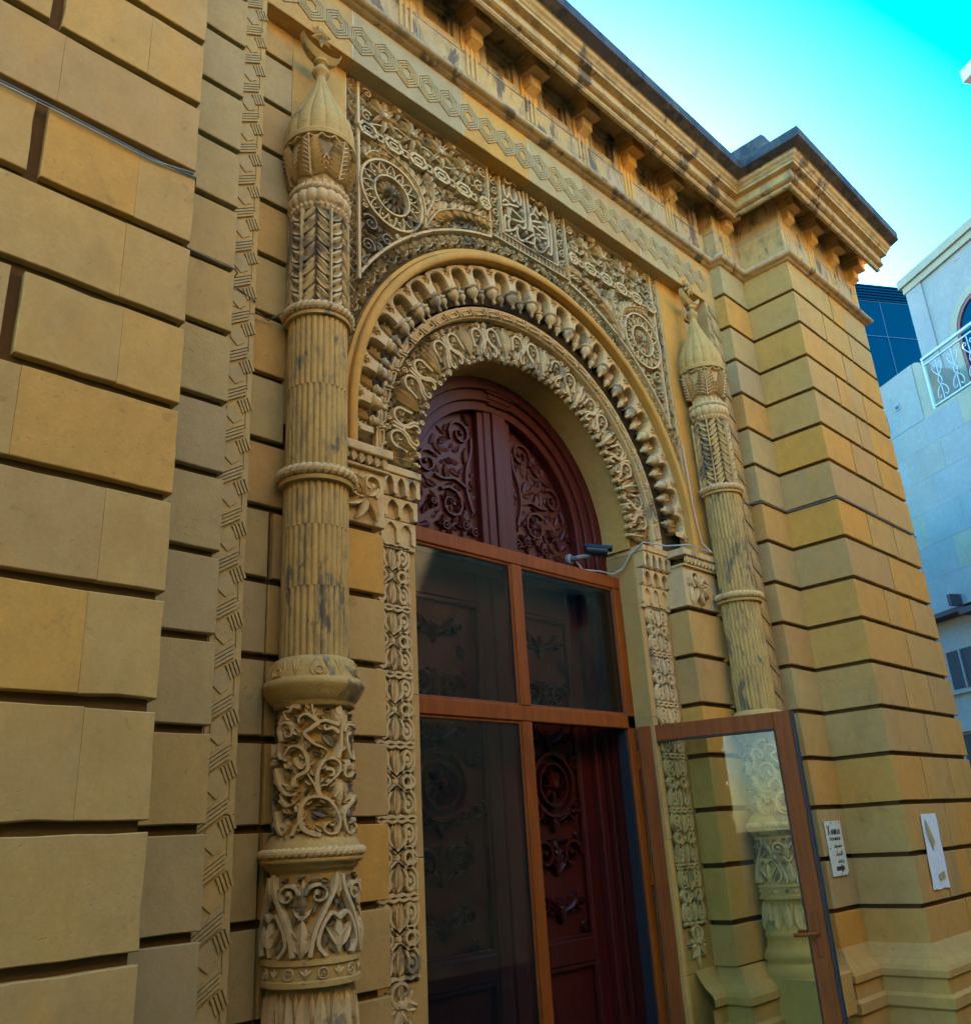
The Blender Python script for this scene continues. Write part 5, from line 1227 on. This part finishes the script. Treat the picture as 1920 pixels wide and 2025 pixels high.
# ------------------------------------------------------------------ background: white house across the side street
AZ = atan2(.512, .859)
U = Vector((.5126, .8586, 0)); NV = Vector((-.8586, .5126, 0))      # along the wall (away), out of the wall (towards us)
O3 = Vector((13.5, 4.5, 0))
def W(s_, n_, z): return tuple(O3 + U * s_ + NV * n_ + Vector((0, 0, z)))
class WB(MB):
    def wbox(s, s0, s1, n0, n1, z0, z1):
        vs = [W(q, r, z) for q in (s0, s1) for r in (n0, n1) for z in (z0, z1)]
        s.add(vs, [(0, 1, 3, 2), (4, 6, 7, 5), (0, 4, 5, 1), (2, 3, 7, 6), (0, 2, 6, 4), (1, 5, 7, 3)])
    def wprism(s, poly, n0, n1):
        n = len(poly); s.add([W(q, n0, z) for q, z in poly] + [W(q, n1, z) for q, z in poly], [tuple(range(n)), tuple(range(2 * n - 1, n - 1, -1))] + [(i, i + n, (i + 1) % n + n, (i + 1) % n) for i in range(n)])
wh = thing('white_stone_house', 'pale stone house with balcony and arched window at the right edge', 'house', tuple(O3))

mb = WB(); mb.wbox(-6, 1.10, -6, -1.2, 9.0, 12.62)
mb.wbox(-6, 3.2, -6.0, -.02, 5.25, 9.0); mb.wbox(-6, 3.2, -6.0, -.35, 0, 5.25); mb.build('house_wall', M_white, wh)
mb = WB(); mb.wbox(-6, 1.22, -6, -1.08, 12.78, 12.98); mb.wbox(-6, 1.16, -6, -1.14, 12.62, 12.78); mb.build('eaves_moulding', M_cream, wh)
mb = WB(); mb.wbox(-.45, -.3, -1.2, -1.19, 12.45, 12.46); mb.wbox(.66, 1.13, -1.4, -1.17, 9.2, 12.62); mb.build('corner_pilaster', M_white, wh)
# wall panel joints: separate facing slabs on the lower front
for i, (s0, s1, z0, z1) in enumerate([(q0, q1, a0, a1) for a0, a1, off in ((5.25, 5.9, 0), (5.9, 6.55, .5), (6.55, 7.2, .1), (7.2, 7.85, .6), (7.85, 8.45, .2), (8.45, 9.0, .5)) for q0, q1 in [(-3 + off + k * .95, -3 + off + k * .95 + .95) for k in range(7)]]):
    mb = WB(); e = .0015; dn = random.uniform(0, .002); mb.wbox(s0 + e, min(s1, 3.2) - e, -.03, dn, z0 + e, z1 - e)
    if s0 < 3: mb.build('facing_slab', M_white if i % 9 else M_cream, wh)
# solid parapet left of the railing, rounded cap
mb = WB(); mb.wbox(.30, 3.2, -1.3, .003, 9.005, 10.23); mb.build('parapet', M_white, wh)
mb = WB(); mb.wprism([(.299, 9.07), (.299, 10.23), (.22, 10.235), (.12, 10.19), (.05, 10.10), (.02, 9.98), (.02, 9.07)], -.30, -.02); mb.build('parapet_end', M_cream, wh)
mb = WB(); mb.wbox(.84, .97, .003, .02, 9.50, 9.64); mb.build('vent_frame', M_grey, wh)
mb = WB(); mb.wbox(.86, .95, .004, .024, 9.53, 9.60); mb.build('vent_hole', M_dark, wh)
# arched window
def archpts(cs, r, zs, zb, n=16): return [(cs + r, zb)] + [(cs + r * cos(pi * i / n), zs + r * sin(pi * i / n)) for i in range(n + 1)] + [(cs - r, zb)]
mb = WB(); o_, i_ = archpts(-.62, .88, 10.85, 9.7), archpts(-.62, .70, 10.85, 9.7)
mb.grid([[W(q, -1.20, z) for q, z in o_], [W(q, -1.15, z) for q, z in o_], [W(q, -1.15, z) for q, z in i_], [W(q, -1.20, z) for q, z in i_]]); wf = mb.build('arched_window', M_cream, wh)
mb = WB(); i2 = archpts(-.62, .63, 10.85, 9.7)
mb.grid([[W(q, -1.165, z) for q, z in i_], [W(q, -1.165, z) for q, z in i2], [W(q, -1.20, z) for q, z in i2]]); mb.build('window_frame', plain('maroon_frame', (.16, .035, .03), .5), wf)
mb = WB(); mb.wprism(i2, -1.199, -1.195); mb.build('window_pane', M_blue, wf)
# balcony floor edge and railing
mb = WB(); mb.wbox(-6, .29, -1.2, .0, 9.001, 9.06); mb.wbox(-6, .66, -1.19, -1.1, 9.60, 9.68); mb.build('balcony_floor', M_cream, wh)
rl = thing('balcony_railing', 'white scrolled iron railing on the balcony of the pale house', 'railing', W(0, 0, 9.06))
mb = WB(); mb.wbox(-6, 0, -.04, .02, 10.14, 10.19); mb.build('top_rail', M_rail, rl)
mb = WB(); mb.wbox(-6, -.04, -.03, 0, 10.02, 10.045); mb.build('rail', M_rail, rl); mb = WB(); mb.wbox(-6, -.04, -.03, 0, 9.10, 9.13); mb.build('rail', M_rail, rl)
mb = WB(); mb.wbox(-.045, 0, -.035, .01, 9.06, 10.14); mb.build('rail_post', M_rail, rl)
for i in range(5):
    s0 = -.32 - i * .42; mb = MB()
    cp_ = lambda pts, r=.009: mb.tube([W(s0 + x, -.015, 9.56 + z) for x, z in catmull(pts, 3)], r, 5)
    cp_([(0, .45), (0, .2), (0, .1)]); cp_([(0, -.12), (0, -.3), (0, -.44)]); cp_([(0, .10), (.05, 0), (0, -.10), (-.05, 0), (0, .10)])
    for q in (-1, 1):
        cp_([(q * .01, .10), (q * .09, .20), (q * .13, .30), (q * .09, .36), (q * .05, .32), (q * .08, .28)]); cp_([(q * .01, -.10), (q * .10, -.18), (q * .14, -.30), (q * .09, -.36), (q * .05, -.31)])
    mb.build('scroll_baluster', M_rail, rl)
# lower storey: lean-to roof edge, window opening and ledge
mb = WB(); mb.wprism([(.50, 5.16), (1.9, 5.16), (1.9, 5.24), (.50, 5.24)], -.5, .02); mb.wbox(.50, .58, -.4, .25, 5.24, 5.45); mb.wbox(-6, .5, -.35, .15, 5.05, 5.16); mb.build('lean_to_roof', M_awn, wh)
mb = WB(); mb.wbox(.74, 1.6, -.36, -.345, 3.84, 4.56); w1 = mb.build('window', M_dark, wh)
mb = WB()
for s0, s1, z0, z1 in ((.66, .74, 3.80, 4.62), (1.2, 1.235, 3.84, 4.56)): mb.wbox(s0, s1, -.36, -.30, z0, z1)
mb.build('window_frame', M_white, w1)
mb = WB(); mb.wbox(-6, 1.7, -.36, -.28, 3.74, 3.80); mb.wbox(-6, 1.7, -.36, -.25, 3.04, 3.12); mb.build('window_ledge', M_white, wh)
mb = WB(); mb.wbox(-1, 1.7, -.36, -.34, 1.8, 3.0); mb.build('shop_window', M_dark, wh)
tw = thing('tall_house', 'top of a taller house whose eaves corner shows at the upper right edge', 'house', W(-5, -2, 0))
mb = WB(); mb.wbox(-5, -3.4, -4, -.6, 0, 14.6); mb.build('house_wall', M_white, tw)
mb = WB(); mb.wbox(-5.4, -2.68, -4.4, 0, 14.68, 14.95); mb.wbox(-5.2, -2.9, -4.2, -.2, 14.6, 14.68); mb.build('eaves', plain('pinkish_eaves', (.5, .36, .34), .8), tw)
# blue glass building
P0 = Vector((18.0, 7.8, 0)); D1 = Vector((1.48, -.91, 0)).normalized(); P0 = Vector((19.0, 7.12, 0))
gb = thing('blue_glass_building', 'dark blue glass curtain-wall building rising behind the pale house', 'glass building', tuple(P0))
def GBx(s0, s1, n0, n1, z0, z1, mb):
    nn = Vector((-D1.y, D1.x, 0)); nn = -nn if nn.x > 0 else nn
    nn = Vector((-.52, -.85, 0))
    vs = [tuple(P0 + D1 * q + nn * r + Vector((0, 0, z))) for q in (s0, s1) for r in (n0, n1) for z in (z0, z1)]
    mb.add(vs, [(0, 1, 3, 2), (4, 6, 7, 5), (0, 4, 5, 1), (2, 3, 7, 6), (0, 2, 6, 4), (1, 5, 7, 3)])
mb = MB(); GBx(-1.3, 5, -5, -.04, 0, 15.95, mb); mb.build('building_core', M_dark, gb)
mb = MB(); GBx(-10, -5.0, -5, -.3, 0, 10.0, mb); GBx(-5.0, -1.32, -5, -.3, 0, 11.8, mb); mb.build('added_shadow_wing', M_cream, gb)  # unseen wing added behind the mosque to cast shade on the opposite wall
xs_ = [-1.3, -.3, .475 * 1.0 + .23, 1.75, 2.8, 4, 5]; zs_ = [2, 4.8, 7.8, 9.9, 12.0, 14.2, 15.35]
for i in range(len(xs_) - 1):
    for j in range(len(zs_) - 1):
        mb = MB(); GBx(xs_[i] + .012, xs_[i + 1] - .012, -.02, random.uniform(0, .012), zs_[j] + .012, zs_[j + 1] - .012, mb); mb.build('glass_panel', M_blue, gb)
M_mul = plain('grey_blue_mullion', (.01, .035, .07), .5); mb = MB()
for x_ in xs_: GBx(x_ - .012, x_ + .012, -.04, .02, 2, 15.35, mb)
for z_ in zs_: GBx(-1.3, 5, -.04, .019, z_ - .012, z_ + .012, mb)
mb.build('mullion_grid', M_mul, gb)
for k in range(6):
    mb = MB(); GBx(-1.3, 5, -.03, .05, 15.37 + k * .095, 15.42 + k * .095, mb); mb.build('louvre', M_blue, gb)

# ------------------------------------------------------------------ house across the street, seen only as a reflection in the glass
oh = thing('opposite_house', 'rough stone house across the narrow street, mirrored in the door glass', 'house', (0, -4, 0))
mb = MB(); mb.box(-14, 16, -9, -2.24, 0, 8.0); mb.build('house_wall', M_opp, oh)
for (x, z, w_, h_) in ((-7, 5.2, .9, 1.4), (-3, 5.2, .9, 1.4), (7.9, 5.35, .36, .6), (12.5, 5.2, .9, 1.4), (-6, 2, .9, 1.4), (9.5, 1.8, .9, 1.4)):
    mb = MB(); ringbox(mb, x - w_ / 2, x + w_ / 2, z - h_ / 2, z + h_ / 2, .07, -.04, .03)
    mb.v = [(a_, -2.2 - b_, c_) for a_, b_, c_ in mb.v]; fo = mb.build('window', M_awn, oh)
    mb = MB(); mb.box(x - w_ / 2 + .07, x + w_ / 2 - .07, -2.245, -2.22, z - h_ / 2 + .07, z + h_ / 2 - .07); mb.build('window_pane', M_blue, fo)
mb = MB(); mb.box(-14, 16, -2.24, -2.05, 8.0, 8.2); mb.build('roof_cornice', M_opp, oh)
